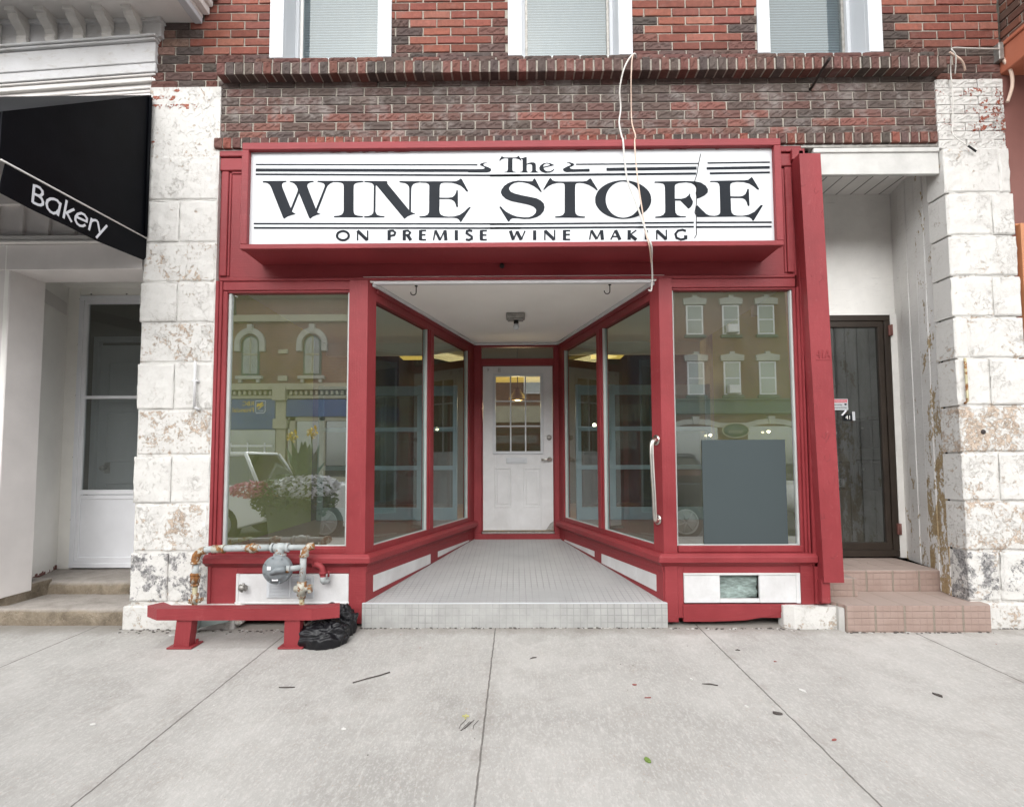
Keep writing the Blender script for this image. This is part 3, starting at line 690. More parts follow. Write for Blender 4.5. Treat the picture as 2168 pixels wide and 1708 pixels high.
WIN = [(-1.906, -.918), (.024, 1.027), (2.029, 3.028)]
root = thing('brick_building', 'two-storey red and dark brick building with flaking white pilasters over the red shopfront', 'building', (.5, .1, 0))
BLD = root
# upper wall
mb = MB()
def upal(x, z):
    # dark rock-faced bricks run up beside the window casings near the ledge
    if z < 4.49: return (DARKS, True)
    n = (z-4.49)/HB
    for a, b_ in WIN:
        for e in (a, b_):
            if abs(x-e) < .28-.045*n and n < 4 and e not in (-1.906, .0): return (DARKS, True)
    if x < -2.50 and x > -2.80 and z < 5.2: return (DARKS[2:4]+[(.24, .15, .12)], True)
    return (REDS, False)
z = 4.262; k = 0
while z < 5.9:
    if z < 4.40: course(mb, BX0, -2.33, z, .5*(k % 2), .0, upal, False)
    if z < 4.40: course(mb, 3.44, BX1, z, .5*(k % 2), .0, upal, False)
    else: course(mb, BX0, BX1, z, .5*(k % 2)+.13, .0, upal, False, WIN)
    z += HB; k += 1
mb.cur = 1
xs = [BX0]+[v for w in WIN for v in w]+[BX1]
for i in range(0, 8, 2): mb.box(xs[i]+.0, xs[i+1], .009, .30, 4.40, 5.92, 0)
for a, b_ in WIN: mb.box(a, b_, .012, .30, 4.40, 4.50, 0)
mb.box(BX0, BX1, .0085, .30, 3.72, 4.40, 0)
mb.build('brick_wall', ['brick', 'mortar'], root, fixn=False)
# dark band between the ledges
mb = MB()
for i in range(7):
    z = 3.832+i*HB
    def bpal(x, zz, i=i): return ((DARKS+[(.22, .080, .062)]*(3 if i < 3 else 1)) if i < 4 else DARKS[:4]+[(.12, .095, .088)], True)
    course(mb, -2.315, 3.437, z, .5*(i % 2)+.2, .0, bpal, True)
mb.build('brick_band', 'brick_faded', root, fixn=False)
# projecting rowlock ledge, with one course laid flat on it
mb = MB(); x = -2.275; pr = .0745
while x < 3.40:
    zt = 4.398+rnd.uniform(-.002, .002)+.004*math.sin(x*1.3)
    brick(mb, x, x+pr-.014, 4.298+rnd.uniform(-.002, .002), zt, -.10+rnd.uniform(-.004, .004), .13, jit(rnd.choice(DARKS), .2), True, True); x += pr
course(mb, -2.0, 3.40, 4.408, .35, -.045, DARKS, True, depth=.08)
mb.cur = 1; mb.box(-2.27, 3.405, -.091, .01, 4.303, 4.392, 0); mb.box(-2.0, 3.398, -.038, .01, 4.392, 4.462, 0)
mb.build('sill_ledge', ['brick', 'mortar'], root, fixn=False)
mb = MB(); x = -2.318
while x < 3.40:
    brick(mb, x, x+pr-.013, 3.742+rnd.uniform(-.0015, .0015), 3.826, -.032+rnd.uniform(-.003, .003), .09, jit(rnd.choice(DARKS+[(.21, .07, .052), (.19, .065, .05)]), .2), True, True); x += pr
mb.cur = 1; mb.box(-2.313, 3.405, -.024, .01, 3.746, 3.822, 0); mb.build('lintel_course', ['brick', 'mortar'], root, fixn=False)
mb = MB(); mb.box(-2.31, 3.42, -.011, .06, 3.713, 3.744, .006); mb.build('lintel_angle', 'dull_metal', root)

# pilasters
ZB = [3.693, 3.324, 2.985, 2.664, 2.345, 2.023, 1.659, 1.303, .936, .566, .19]
def block(mb, x0, x1, z0, z1, y, col, depth=.10, r=.012):
    nu, nv = max(4, int((x1-x0)/.016)), max(4, int((z1-z0)/.016)); b = len(mb.v)
    us = [0, r/(x1-x0)]+[i/nu for i in range(1, nu)]+[1-r/(x1-x0), 1]; vs = [0, r/(z1-z0)]+[i/nv for i in range(1, nv)]+[1-r/(z1-z0), 1]
    for v in vs:
        for u in us:
            px, pz = x0+(x1-x0)*u, z0+(z1-z0)*v
            d = mnoise.fractal(Vector((px*11, y, pz*11)), .8, 2, 4)*.0065
            if u in (0, 1) or v in (0, 1):
                d += r; px += mnoise.noise(Vector((pz*23, px*5, 1)))*.003; pz += mnoise.noise(Vector((px*23, pz*5, 4)))*.003
            mb.v.append((px, y+d, pz))
    nU, nV = len(us), len(vs)
    for j in range(nV-1):
        for i in range(nU-1): a = b+j*nU+i; mb.face((a, a+1, a+nU+1, a+nU), col, True)
    bb = len(mb.v)
    for (u, v) in ((x0, z0), (x1, z0), (x1, z1), (x0, z1)): mb.v.append((u, y+depth, v))
    c = [b, b+nU-1, b+nU*nV-1, b+nU*(nV-1)]
    for k in range(4): mb.face((c[k], bb+k, bb+(k+1) % 4, c[(k+1) % 4]), col)
def painted_bricks(mb, x0, x1, z0, z1, col, y=-.006):
    z = z0; k = 0
    while z < z1-.03:
        x = x0-(.5*(k % 2))*PB
        while x < x1:
            a, b_ = max(x, x0), min(x+PB-.006, x1)
            if b_-a > .03: brick(mb, a, b_, z, min(z+HB-.005, z1), y+rnd.uniform(-.004, .004), .06, col((a+b_)/2, z), True)
            x += PB
        z += HB; k += 1
mb = MB()
rowsL = [(.42, .0), (.46, 0), (.68, 0), (.42, 0), (.74, 0), (.42, 0), (.84, 0), (.40, 0), (.72, .02), (.46, .88)]
for i in range(10):
    z1, z0 = ZB[i]-.012, ZB[i+1]+.004
    if i < 9: z1 = ZB[i]-.010
    c, s_ = rowsL[i]
    if i % 2 == 0: block(mb, -2.868+.002*i, -2.290, z0, z1, -.022, (c, s_, 0))
    else:
        m = -2.585; block(mb, -2.872, m-.002, z0, z1, -.026, (c*.8, s_, 0), r=.008); block(mb, m+.002, -2.288, z0, z1+.006, -.018, (c*.7, s_, 0), r=.005)
painted_bricks(mb, -2.858, -2.318, 3.70, 4.262, lambda x, z: (1.6 if (x < -2.55 and z > 4.03 and z < 4.2) else .34+.2*rnd.random(), 0, 1))
mb.box(-2.86, -2.285, -.012, .35, .15, 4.262, 0, (.5, 0, 0))
mb.box(-2.895, -2.05, -.062, .05, -.03, .172, .012, (.40, 0, 0)); mb.box(-2.06, -2.0, -.05, .03, .02, .18, .015, (.9, 0, 0))
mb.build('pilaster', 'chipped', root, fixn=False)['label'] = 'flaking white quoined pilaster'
mb = MB()
rowsR = [(.46, 0), (.36, 0), (.28, 0), (.36, 0), (.64, .0), (.46, 0), (.98, 0), (.56, .42), (.84, .10), (.56, .95)]
spl = [3.86, 3.789, None, 3.76, 3.56, 3.70, None, 3.732, None, 3.70]
for i in range(10):
    z1, z0 = ZB[i]-.010, ZB[i+1]+.004; c, s_ = rowsR[i]
    xl = 3.436+.0032*i
    if spl[i] is None or i in (2, 6, 8): block(mb, xl, 3.948+.008*i, z0, z1, -.045, (c, s_, 0), .18)
    else:
        block(mb, xl, spl[i]-.003, z0, z1, -.042, (c, s_, 0), .18); block(mb, spl[i]+.003, 3.948+.008*i, z0, z1, -.05 if i not in (0, 4) else -.043, (c*.8, s_*.8, 0))
mb.box(3.47, 3.935, -.032, .12, .15, 3.70, 0, (.6, 0, 0)); mb.box(3.70, 3.96, .12, .35, .15, 3.70, 0, (.6, 0, 0))
for i in range(10): mb.box(3.440+.0032*i, 3.50+.0032*i, -.036, .13, ZB[i+1]+.003, ZB[i]-.009, .006, (rowsR[i][0]*.85, rowsR[i][1]*.8, 0))
painted_bricks(mb, 3.425, 3.955, 3.70, 4.30, lambda x, z: ((.40 if x < 3.66 else .66)+.15*rnd.random(), 0, 1), -.012)
mb.box(3.43, 3.95, .04, .35, 3.70, 4.262, 0, (.5, 0, 1))
mb.box(3.53, 4.6, -.060, .05, -.03, .182, .012, (.7, .5, 0))
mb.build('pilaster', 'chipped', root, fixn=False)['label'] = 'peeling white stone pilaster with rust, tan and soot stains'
# building body behind
mb = MB()
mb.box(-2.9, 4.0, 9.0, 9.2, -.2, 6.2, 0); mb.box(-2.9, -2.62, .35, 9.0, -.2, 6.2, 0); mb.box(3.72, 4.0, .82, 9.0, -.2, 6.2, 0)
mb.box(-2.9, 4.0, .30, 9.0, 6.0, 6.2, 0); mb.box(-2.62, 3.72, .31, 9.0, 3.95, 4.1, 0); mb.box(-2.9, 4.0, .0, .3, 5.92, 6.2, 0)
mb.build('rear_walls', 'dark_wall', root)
# upper windows
for wi, (a, b_) in enumerate(WIN):
    zb = 4.50
    w = MB()
    cl = .112 if wi != 2 else .10; cr = .112
    w.box(a, a+cl, -.012, .03, zb, 5.92, .004); w.box(b_-cr, b_, -.012, .03, zb, 5.92, .004)
    w.box(a+cl-.012, a+cl, .03, .30, zb, 5.92, .002); w.box(b_-cr, b_-cr+.012, .03, .30, zb, 5.92, .002)
    w.box(a+cl, a+cl+.03, .20, .30, zb, 5.92, .003); w.box(b_-cr-.03, b_-cr, .20, .30, zb, 5.92, .003)
    w.box(a+cl, b_-cr, .03, .30, zb-.02, zb+.03, .003)
    wf = w.build('window', 'white_frame', root)
    w = MB(); zr = 4.625 if wi == 0 else 4.56
    s0, s1 = a+cl+.03, b_-cr-.03
    w.box(s0, s0+.022, .235, .27, zb, 5.92, .002); w.box(s1-.022, s1, .235, .27, zb, 5.92, .002); w.box(s0, s1, .23, .275, zr, zr+.03, .003); w.box(s0, s1, .24, .27, zb, zr-.03, .002)
    w.build('sash', 'beige_paint' if wi == 0 else 'dull_metal', wf)
    w = MB(); w.poly([(s0, .25, zb), (s1, .25, zb), (s1, .25, 5.92), (s0, .25, 5.92)]); w.build('pane', 'glass_upper', wf, fixn=False)
    w = MB(); z = zr+.04
    while z < 5.9:
        w.v += [(s0+.01, .285, z), (s1-.01, .285, z), (s1-.01, .300, z+.021), (s0+.01, .300, z+.021)]; n = len(w.v); w.face((n-4, n-3, n-2, n-1)); z += .0235
    w.box(s0, s1, .31, .315, zb, 5.92, 0)
    w.build('blind', 'blind_white', wf, fixn=False)

# ================================================================== SHOPFRONT
root = thing('shopfront', 'dark red painted timber shopfront with two display windows flanking a deep entrance', 'shopfront', (.05, .1, 0))
SF = root
AL, BL = (-1.075, 0.0), (-.428, 2.16)
AR, BR = (1.19, 0.0), (.591, 2.16)
LL = math.hypot(BL[0]-AL[0], BL[1]-AL[1])
# fascia
m = MB()
m.box(-2.285, 2.36, .022, .12, 2.700, 3.74, .002)
m.box(-2.285, -1.88, -.012, .03, 3.685, 3.735, .005); m.box(2.0, 2.345, -.012, .03, 3.685, 3.735, .005)
m.box(-2.285, -1.88, .0, .03, 3.575, 3.680, .006); m.box(2.0, 2.27, .0, .03, 3.575, 3.680, .006)
m.box(-2.27, -2.215, .004, .03, 2.72, 3.572, .005); m.box(2.215, 2.27, .004, .03, 2.72, 3.572, .005)
m.box(-2.213, -2.195, .012, .03, 2.72, 3.558, .004); m.box(2.195, 2.213, .012, .03, 2.72, 3.558, .004)
m.box(-2.195, -1.9, .012, .03, 3.556, 3.573, .003); m.box(2.0, 2.195, .012, .03, 3.556, 3.573, .003)
m.box(-2.27, 2.27, .004, .05, 2.676, 2.702, .006)
m.build('fascia', 'red_h', root)
# front window frames
m = MB()
for x0, x1, y in ((-2.300, -2.262, -.010), (-2.262, -2.240, .0), (-2.240, -2.205, .014)): m.box(x0, x1, y, .10, .45 if x0 > -2.29 else .06, 2.676 if x0 < -2.25 else 2.60, .004)
m.box(-2.240, -1.215, .010, .10, 2.604, 2.674, .004); m.box(-2.205, -1.228, .022, .09, 2.588, 2.606, .003)
m.box(-2.215, -1.225, .016, .10, .542, .590, .005); m.box(-2.19, -1.24, .03, .08, .588, .598, .002)
m.build('window_frame', 'red_v', root)
m = MB()
for x0, x1, y in ((2.252, 2.272, .020), (2.272, 2.290, .0), (2.290, 2.304, -.018), (2.304, 2.314, .005), (2.314, 2.345, -.03)):
    m.prism([(x0, y), (x1, y), (x1, .10), (x0, .10)], .45, 3.68 if x0 > 2.28 else 2.60, 'z')
m.prism([(2.32, -.03), (2.42, -.03), (2.42, .08), (2.32, .08)], .17, .52)
m.box(1.290, 2.272, .010, .10, 2.604, 2.674, .004); m.box(1.31, 2.26, .022, .09, 2.588, 2.606, .003)
m.box(1.312, 2.268, .016, .10, .546, .596, .005)
m.build('window_frame', 'red_v', root)
for x0, x1 in ((-2.205, -1.228), (1.312, 2.262)):
    m = MB(); w0, w1 = (.022, .026) if x0 < 0 else (.010, .022)
    m.box(x0, x0+w0, .035, .07, .592, 2.590, .003); m.box(x1-w1, x1, .035, .07, .592, 2.590, .003); m.box(x0, x1, .04, .07, .590, .604, .002)
    m.build('glazing_bead', 'bead_grey', root)
    m = MB(); m.poly([(x0, .055, .59), (x1, .055, .59), (x1, .055, 2.60), (x0, .055, 2.60)]); m.build('pane', 'glass', root, fixn=False)
# posts
m = MB(); m.prism([(-1.230, -.004), (-1.085, -.004), (-1.046, .10), (-1.10, .14), (-1.230, .10)], .505, 2.676, 'z'); pl = m.build('post', 'red_v', root)
m = MB(); m.prism([(1.300, -.004), (1.198, -.004), (1.152, .10), (1.20, .14), (1.300, .10)], .505, 2.676, 'z'); m.build('post', 'red_v', root)
# angled side windows
m = MB()
def wl(s0, s1, n0, n1, z0, z1, b=.003, mm=None): (mm or m).obox(AL, BL, s0, s1, n0, n1, z0, z1, b)
def wr(s0, s1, n0, n1, z0, z1, b=.003, mm=None): (mm or m).obox(AR, BR, s0, s1, -n1, -n0, z0, z1, b)
for W_ in (wl, wr):
    m = MB(); W_(.10, LL, -.07, .0, 2.535, 2.640); W_(.10, LL, -.05, .012, 2.600, 2.640)
    W_(.10, LL, -.07, .0, .540, .592)
    W_(1.04, 1.16, -.07, .002, .592, 2.54); W_(1.062, 1.138, -.03, .012, .592, 2.54)
    W_(2.09, LL, -.07, .004, .30, 2.66)
    m.build('side_frame', 'red_v', root)
for W_ in (wl, wr):
    for a, b_ in ((.10, 1.04), (1.16, 2.09)):
        m = MB(); W_(a, a+.010, -.05, -.012, .59, 2.536, .002); W_(b_-.018, b_, -.05, -.012, .59, 2.536, .002); W_(a, b_, -.05, -.012, .585, .597, .002)
        m.build('glazing_bead', 'bead_grey', root)
for (A, B) in ((AL, BL), (AR, BR)):
    for a, b_ in ((.10, 1.04), (1.16, 2.09)):
        m = MB(); d = ((B[0]-A[0])/LL, (B[1]-A[1])/LL); nx = (-.035 if A[0] < 0 else .035)
        P = lambda s, z: (A[0]+d[0]*s+nx, A[1]+d[1]*s, z)
        m.poly([P(a, .58), P(b_, .58), P(b_, 2.545), P(a, 2.545)]); m.build('pane', 'glass_side', root, fixn=False)
# sill moulding that runs round the corner
m = MB()
def pathmould(pts, prof):
    # sweep profile [(out, z)] along plan path, out = towards the street / recess
    n = len(pts); b = len(m.v); k = len(prof)
    for i, p in enumerate(pts):
        d0 = (Vector(pts[i])-Vector(pts[i-1])).normalized() if i else None
        d1 = (Vector(pts[i+1])-Vector(pts[i])).normalized() if i < n-1 else None
        if d0 is None: nn = Vector((d1.y, -d1.x)); kk = 1
        elif d1 is None: nn = Vector((d0.y, -d0.x)); kk = 1
        else:
            a = Vector((d0.y, -d0.x)); c = Vector((d1.y, -d1.x)); nn = (a+c).normalized(); kk = 1/nn.dot(a)
        for o, z in prof: m.v.append((p[0]+nn.x*o*kk, p[1]+nn.y*o*kk, z))
    for i in range(n-1):
        for j in range(k): m.face((b+i*k+j, b+i*k+(j+1) % k, b+(i+1)*k+(j+1) % k, b+(i+1)*k+j))
    m.face(range(b, b+k)); m.face(range(b+(n-1)*k, b+n*k))
prof = [(-.04, .545), (.030, .545), (.050, .527), (.055, .520), (.055, .484), (.035, .474), (.022, .462), (.006, .448), (-.04, .448)]
pathmould([(-2.300, 0), AL, (BL[0], BL[1])], prof)
pathmould([(BR[0], BR[1]), AR, (2.335, 0)], prof)
m.build('window_sill', 'red_h', root)
# bulkheads
m = MB()
def zfl(y): return .18+.068*max(0, y)
def holed(x0, x1, z0, z1, hx0, hx1, hz0, hz1, y0=.0, y1=.06):
    m.box(x0, hx0, y0, y1, z0, z1, .002); m.box(hx1, x1, y0, y1, z0, z1, .002); m.box(hx0, hx1, y0, y1, hz1, z1, .002); m.box(hx0, hx1, y0, y1, z0, hz0, .002)
holed(-2.290, -1.075, .052, .46, -2.06, -1.20, .175, .398); holed(1.20, 2.345, .06, .46, 1.342, 2.222, .165, .392)
m.box(-1.075-.13, -1.075, -.006, .03, .02, .455, .004); m.box(1.20, 1.30, -.006, .03, .03, .455, .004); m.box(2.225, 2.33, -.010, .03, .16, .455, .004)
m.obox(AL, BL, 0, LL, -.06, .0, .15, .46, .002); m.obox(AR, BR, 0, LL, 0.0, .06, .15, .46, .002)
m.obox(AL, BL, 0, LL, -.05, .006, .405, .45, .003); m.obox(AR, BR, 0, LL, -.006, .05, .405, .45, .003)
m.build('bulkhead', 'red_h', root)
m = MB()
pts = [(1.335, .165), (2.10, .165), (2.09, .11), (1.98, .075), (1.80, .045), (1.55, .035), (1.335, .035)]
m.prism(pts, -.008, .03, 'y'); m.build('kick_board', 'red_h', root)['label'] = 'rotted bottom board'
# white stall riser panels
m = MB()
m.box(-2.055, -1.205, -.004, .02, .180, .393, .006); m.box(-2.075, -1.20, -.012, .01, .168, .186, .005); m.box(-2.068, -2.045, -.009, .01, .18, .398, .004)
m.build('panel', 'white_paint', root)
m = MB()
m.box(1.345, 1.618, -.004, .02, .172, .388, .004); m.box(1.915, 2.218, -.004, .02, .172, .388, .004); m.box(1.618, 1.915, .0, .02, .172, .203, .003)
m.box(1.342, 2.222, -.010, .012, .380, .396, .003); m.box(2.190, 2.222, -.010, .012, .170, .385, .003)
m.build('panel', 'white_paint', root)
m = MB(); b = 0
for j in range(9):
    for i in range(17):
        x, z = 1.615+.305*i/16, .198+.19*j/8
        m.v.append((x, .05+.02*mnoise.noise(Vector((x*14, z*22, 3)))+(.02 if abs(z-.29-.02*math.sin(x*9)) < .015 else 0), z))
for j in range(8):
    for i in range(16): a = j*17+i; m.face((a, a+1, a+18, a+17), (1, 1, 1), True)
m.build('insulation', 'insulation', root, fixn=False)
m = MB()
def tap(W_, s0, s1, zb0, zb1, zt0, zt1, nn):
    A, B = (AL, BL) if W_ == 'L' else (AR, BR); d = ((B[0]-A[0])/LL, (B[1]-A[1])/LL); n = (d[1], -d[0]) if W_ == 'L' else (-d[1], d[0])
    b = len(m.v)
    for o in (nn, -.02):
        for s_, z in ((s0, zb0), (s1, zb1), (s1, zt1), (s0, zt0)): m.v.append((A[0]+d[0]*s_+n[0]*o, A[1]+d[1]*s_+n[1]*o, z))
    m.face((b, b+1, b+2, b+3))
    for k in range(4): m.face((b+k, b+4+k, b+4+(k+1) % 4, b+(k+1) % 4))
for W_ in ('L', 'R'):
    m = MB(); tap(W_, .10, 1.10, .236, .262, .362, .352, .004); m.build('panel', 'white_paint', root)
    m = MB(); tap(W_, 1.27, 2.16, .292, .325, .348, .338, .004); m.build('panel', 'white_paint', root)
# louvre vent in the left panel
m = MB(); m.box(-1.830, -1.470, -.016, .0, .215, .380, .004)
m.box(-1.655, -1.640, -.022, -.012, .225, .370, .002)
for k in range(13):
    z = .231+k*.0108; m.box(-1.808, -1.657, -.024, -.014, z, z+.0052, .001); m.box(-1.637, -1.490, -.024, -.014, z, z+.0052, .001)
m.build('vent_grille', 'white_frame', root)
# recess ceiling
m = MB(); m.prism([(-1.13, .02), (1.25, .02), (.66, 2.24), (-.50, 2.24)], 2.664, 2.71, 'z')
m.build('ceiling', 'soffit_white', root)
m = MB()
m.obox(AL, BL, .04, LL, .0, .035, 2.636, 2.663, .004); m.obox(AR, BR, .04, LL, -.035, 0, 2.636, 2.663, .004); m.box(-.43, .60, 2.125, 2.16, 2.636, 2.663, .004); m.box(-1.05, 1.16, .012, .05, 2.648, 2.672, .003)
m.build('ceiling_trim', 'white_paint', root)
# entrance floor
m = MB(); b = len(m.v)
ZR = .180
P = [(-1.092, -.035), (1.208, -.035), (1.20, .02), (.63, 2.2), (-.47, 2.2), (-1.09, .02)]
for x, y in P: m.v.append((x, y, zfl(y)))
for x, y in P: m.v.append((x, y, -.05))
m.face(range(6)); m.face(range(11, 5, -1))
for i in range(6): m.face((i, i+6, (i+1) % 6+6, (i+1) % 6))
m.build('entrance_floor', 'tile_grey', root)
m = MB(); m.box(-1.092, 1.208, -.038, -.024, .1765, .1835, .002); m.build('nosing', 'white_frame', root)
# door wall
m = MB()
m.box(-.445, -.340, 2.16, 2.26, .29, 2.664, .004); m.box(.530, .610, 2.16, 2.26, .29, 2.664, .004)
m.box(-.34, .53, 2.16, 2.26, 2.392, 2.475, .004); m.box(-.34, .53, 2.16, 2.26, 2.620, 2.664, .004)
m.box(-.34, -.325, 2.185, 2.26, .41, 2.392, .003); m.box(.520, .53, 2.185, 2.26, .41, 2.392, .003)
m.box(-.42, .59, 2.140, 2.20, .32, .385, .004)
m.build('door_frame', 'red_v', root)
m = MB(); m.box(-.33, .525, 2.165, 2.26, .385, .412, .004); m.build('door_sill', 'dull_metal', root)
m = MB(); m.poly([(-.34, 2.2, 2.47), (.53, 2.2, 2.47), (.53, 2.2, 2.622), (-.34, 2.2, 2.622)]); m.build('transom_pane', 'glass_dim', root, fixn=False)
m = MB(); dy = 2.195
DX0, DX1, DZ0, DZ1 = -.322, .517, .424, 2.388
gx0, gx1, gz0, gz1 = -.168, .369, 1.360, 2.265
m.box(DX0, gx0, dy, dy+.04, DZ0, DZ1, .002); m.box(gx1, DX1, dy, dy+.04, DZ0, DZ1, .002); m.box(gx0, gx1, dy, dy+.04, gz1, DZ1, 0); m.box(gx0, gx1, dy, dy+.04, DZ0, gz0, 0)
def frame_(x0, x1, z0, z1, w, y0, y1, mm): mm.box(x0, x1, y0, y1, z1-w, z1, .004); mm.box(x0, x1, y0, y1, z0, z0+w, .004); mm.box(x0, x0+w, y0, y1, z0+w, z1-w, .004); mm.box(x1-w, x1, y0, y1, z0+w, z1-w, .004)
for a, b_ in ((-.190, .022), (.160, .372)):
    frame_(a, b_, .690, 1.165, .018, dy-.006, dy+.01, m); m.box(a+.035, b_-.035, dy-.005, dy+.01, .73, 1.125, .006)
door = m.build('door', 'white_paint', root)
m = MB(); frame_(gx0-.035, gx1+.035, gz0-.035, gz1+.035, .036, dy-.014, dy+.01, m)
for k in (1, 2):
    x = gx0+(gx1-gx0)*k/3; m.box(x-.008, x+.008, dy-.008, dy+.008, gz0, gz1, .002); zz = gz0+(gz1-gz0)*k/3; m.box(gx0, gx1, dy-.007, dy+.007, zz-.008, zz+.008, .002)
m.build('glazing_bars', 'white_frame', door)
m = MB(); m.poly([(gx0, dy+.012, gz0), (gx1, dy+.012, gz0), (gx1, dy+.012, gz1), (gx0, dy+.012, gz1)]); m.build('pane', 'glass', door, fixn=False)
m = MB(); m.box(-.042, .205, dy-.012, dy, 1.215, 1.285, .004); m.box(-.022, .185, dy-.018, dy-.01, 1.232, 1.268, .004); m.build('mail_slot', 'white_frame', door)
m = MB(); m.lathe([(.001, -.022), (.020, -.022), (.030, -.012), (.031, 0)], (.472, dy, 1.524), 'y'); m.build('deadbolt', 'dull_metal', door)
m = MB(); m.lathe([(.001, -.03), (.022, -.03), (.028, -.01), (.030, 0)], (.478, dy, 1.262), 'y'); m.tube([(.478, dy-.045, 1.262), (.43, dy-.05, 1.262), (.375, dy-.045, 1.258)], .011, 10); m.tube([(.478, dy, 1.262), (.478, dy-.047, 1.262)], .012, 10)
m.build('lever_handle', 'steel', door)
m = MB(); m.prism([(.425, .424), (.515, .424), (.515, .53), (.475, .50), (.448, .46)], dy-.003, dy+.001, 'y'); m.build('worn_corner', 'dull_metal', door)
# small metal numbers left on the door top (three faded digits)
me = text_me('8', .075, lambda u, v, w: (-.125+u, dy-.003-w, 2.315+v), 'dull_metal'); me2 = text_me('9', .06, lambda u, v, w: (-.262+u, dy-.003-w, 2.325+v), 'dull_metal')
add_me(me, 'door_number', door); add_me(me2, 'door_number', door)
# tall plank on the right
m = MB()
b = len(m.v); zt, zb = 3.612, .345
for z, x0, x1 in ((zb, 2.345, 2.492), (zt, 2.272, 2.436)):
    for x, y in ((x0, -.105), (x1, -.105), (x1, .02), (x0, .02)): m.v.append((x, y, z))
m.face((b, b+1, b+2, b+3)); m.face((b+4, b+5, b+6, b+7))
for k in range(4): m.face((b+k, b+(k+1) % 4, b+4+(k+1) % 4, b+4+k))
m.box(2.338, 2.402, -.085, .02, .19, .36, .004)
m.box(2.345, 2.461, -.1085, -.10, 2.000, 2.007, .001)
board = m.build('cover_plank', 'red_worn', root)
me = text_me('41A', .088, lambda u, v, w: (2.400+u*.72, -.1055-w*4, 2.018+v), 'red_worn')
add_me(me, 'house_number', board)
m = MB(); m.box(2.26, 2.36, -.03, .02, 3.61, 3.70, .004); m.build('plank_cap', 'red_h', root)
# ================================================================== SIGN
root = thing('shop_sign', 'long white shop sign in a red box frame reading The Wine Store', 'sign', (.04, -.1, 2.81))
m = MB()
SX0, SX1, SZ0, SZ1 = -1.945, 2.030, 2.806, 3.612
fw = .050
m.box(SX0, SX1, -.300, -.250, SZ1-fw-.004, SZ1, .004); m.box(SX0, SX1, -.300, -.250, SZ0, SZ0+fw-.012, .004)
m.box(SX0, SX0+fw, -.300, -.250, SZ0+fw-.012, SZ1-fw-.004, .003); m.box(SX1-fw, SX1, -.300, -.250, SZ0+fw-.012, SZ1-fw-.004, .003)
m.box(SX0+.008, SX1-.008, -.250, .020, SZ0+.004, SZ0+.022, .002); m.box(SX0+.008, SX1-.008, -.250, .02, SZ1-.03, SZ1-.008, .002)
m.box(SX0+.006, SX0+.026, -.25, .02, SZ0+.022, SZ1-.03, .002); m.box(SX1-.026, SX1-.006, -.25, .02, SZ0+.022, SZ1-.03, .002)
sbx = m
m = MB(); m.box(SX0+fw-.01, SX1-fw+.01, -.262, -.235, SZ0+fw-.02, SZ1-fw, 0); m.build('sign_face', 'sign_white', root)
fr = lambda u, v, w: (u, -.2632-w, v)
for nm in ('W', 'I', 'N', 'E', 'S', 'T', 'O', 'R', 'E2'):
    if nm == 'R': mes = [curve_mesh('l', [LET['R'][0]], fr, 'sign_black', None), curve_mesh('l', [LET['R'][1]], fr, 'sign_black', None)]
    else: mes = [curve_mesh('l', LET[nm], fr, 'sign_black', None)]
    join_me(mes, 'letter', 'sign_black', root)
mes = [curve_mesh('l', LET[k], fr, 'sign_black', None) for k in ('The_T', 'The_h')]+[curve_mesh('l', LET['The_e'], fr, 'sign_black', None)]
join_me(mes, 'small_word', 'sign_black', root)
mes = [curve_mesh('l', LET[k], lambda u, v, w: (u, -.2634-w, v), 'sign_black', None) for k in ('curlL', 'curlR')]+[curve_mesh('l', [b_], fr, 'sign_black', None) for b_ in BARS]
join_me(mes, 'stripes', 'sign_black', root)
i = 0
for cnt in (1, 3, 2, 3, 4, 4, 1, 1, 4, 4, 1, 3, 4, 4, 3, 3, 1, 3, 2):
    mes = []
    for pts, w in SMALL[i:i+cnt]:
        i += 1
        for j, q in enumerate(stroke(pts, w)): mes.append(curve_mesh('l', [q], (lambda u, v, ww, k=(i*7+j*3) % 11: (u, -.2632-.00012*k-ww*.6, v)), 'sign_black', None))
    join_me(mes, 'small_letter', 'sign_black', root)
mes = [curve_mesh('l', [q], lambda u, v, w: (u, -.2652-w, v), 'dark_gap', None) for q in stroke(CRACK, .0045)]
join_me(mes, 'crack', 'dark_gap', root)
m = sbx
for _ in range(26):
    x = rnd.uniform(SX0+.1, SX1-.1); w = rnd.uniform(.02, .12)
    zz = SZ0+fw-.014 if rnd.random() < .6 else SZ1-fw-.004
    m.prism([(x, zz-.004), (x+w, zz-.004), (x+w*.8, zz+rnd.uniform(.001, .007)*(1 if zz < 3 else -1)), (x+w*.3, zz+rnd.uniform(.002, .009)*(1 if zz < 3 else -1))], -.2655, -.262, 'y')
m.build('sign_box', 'red_h', root)

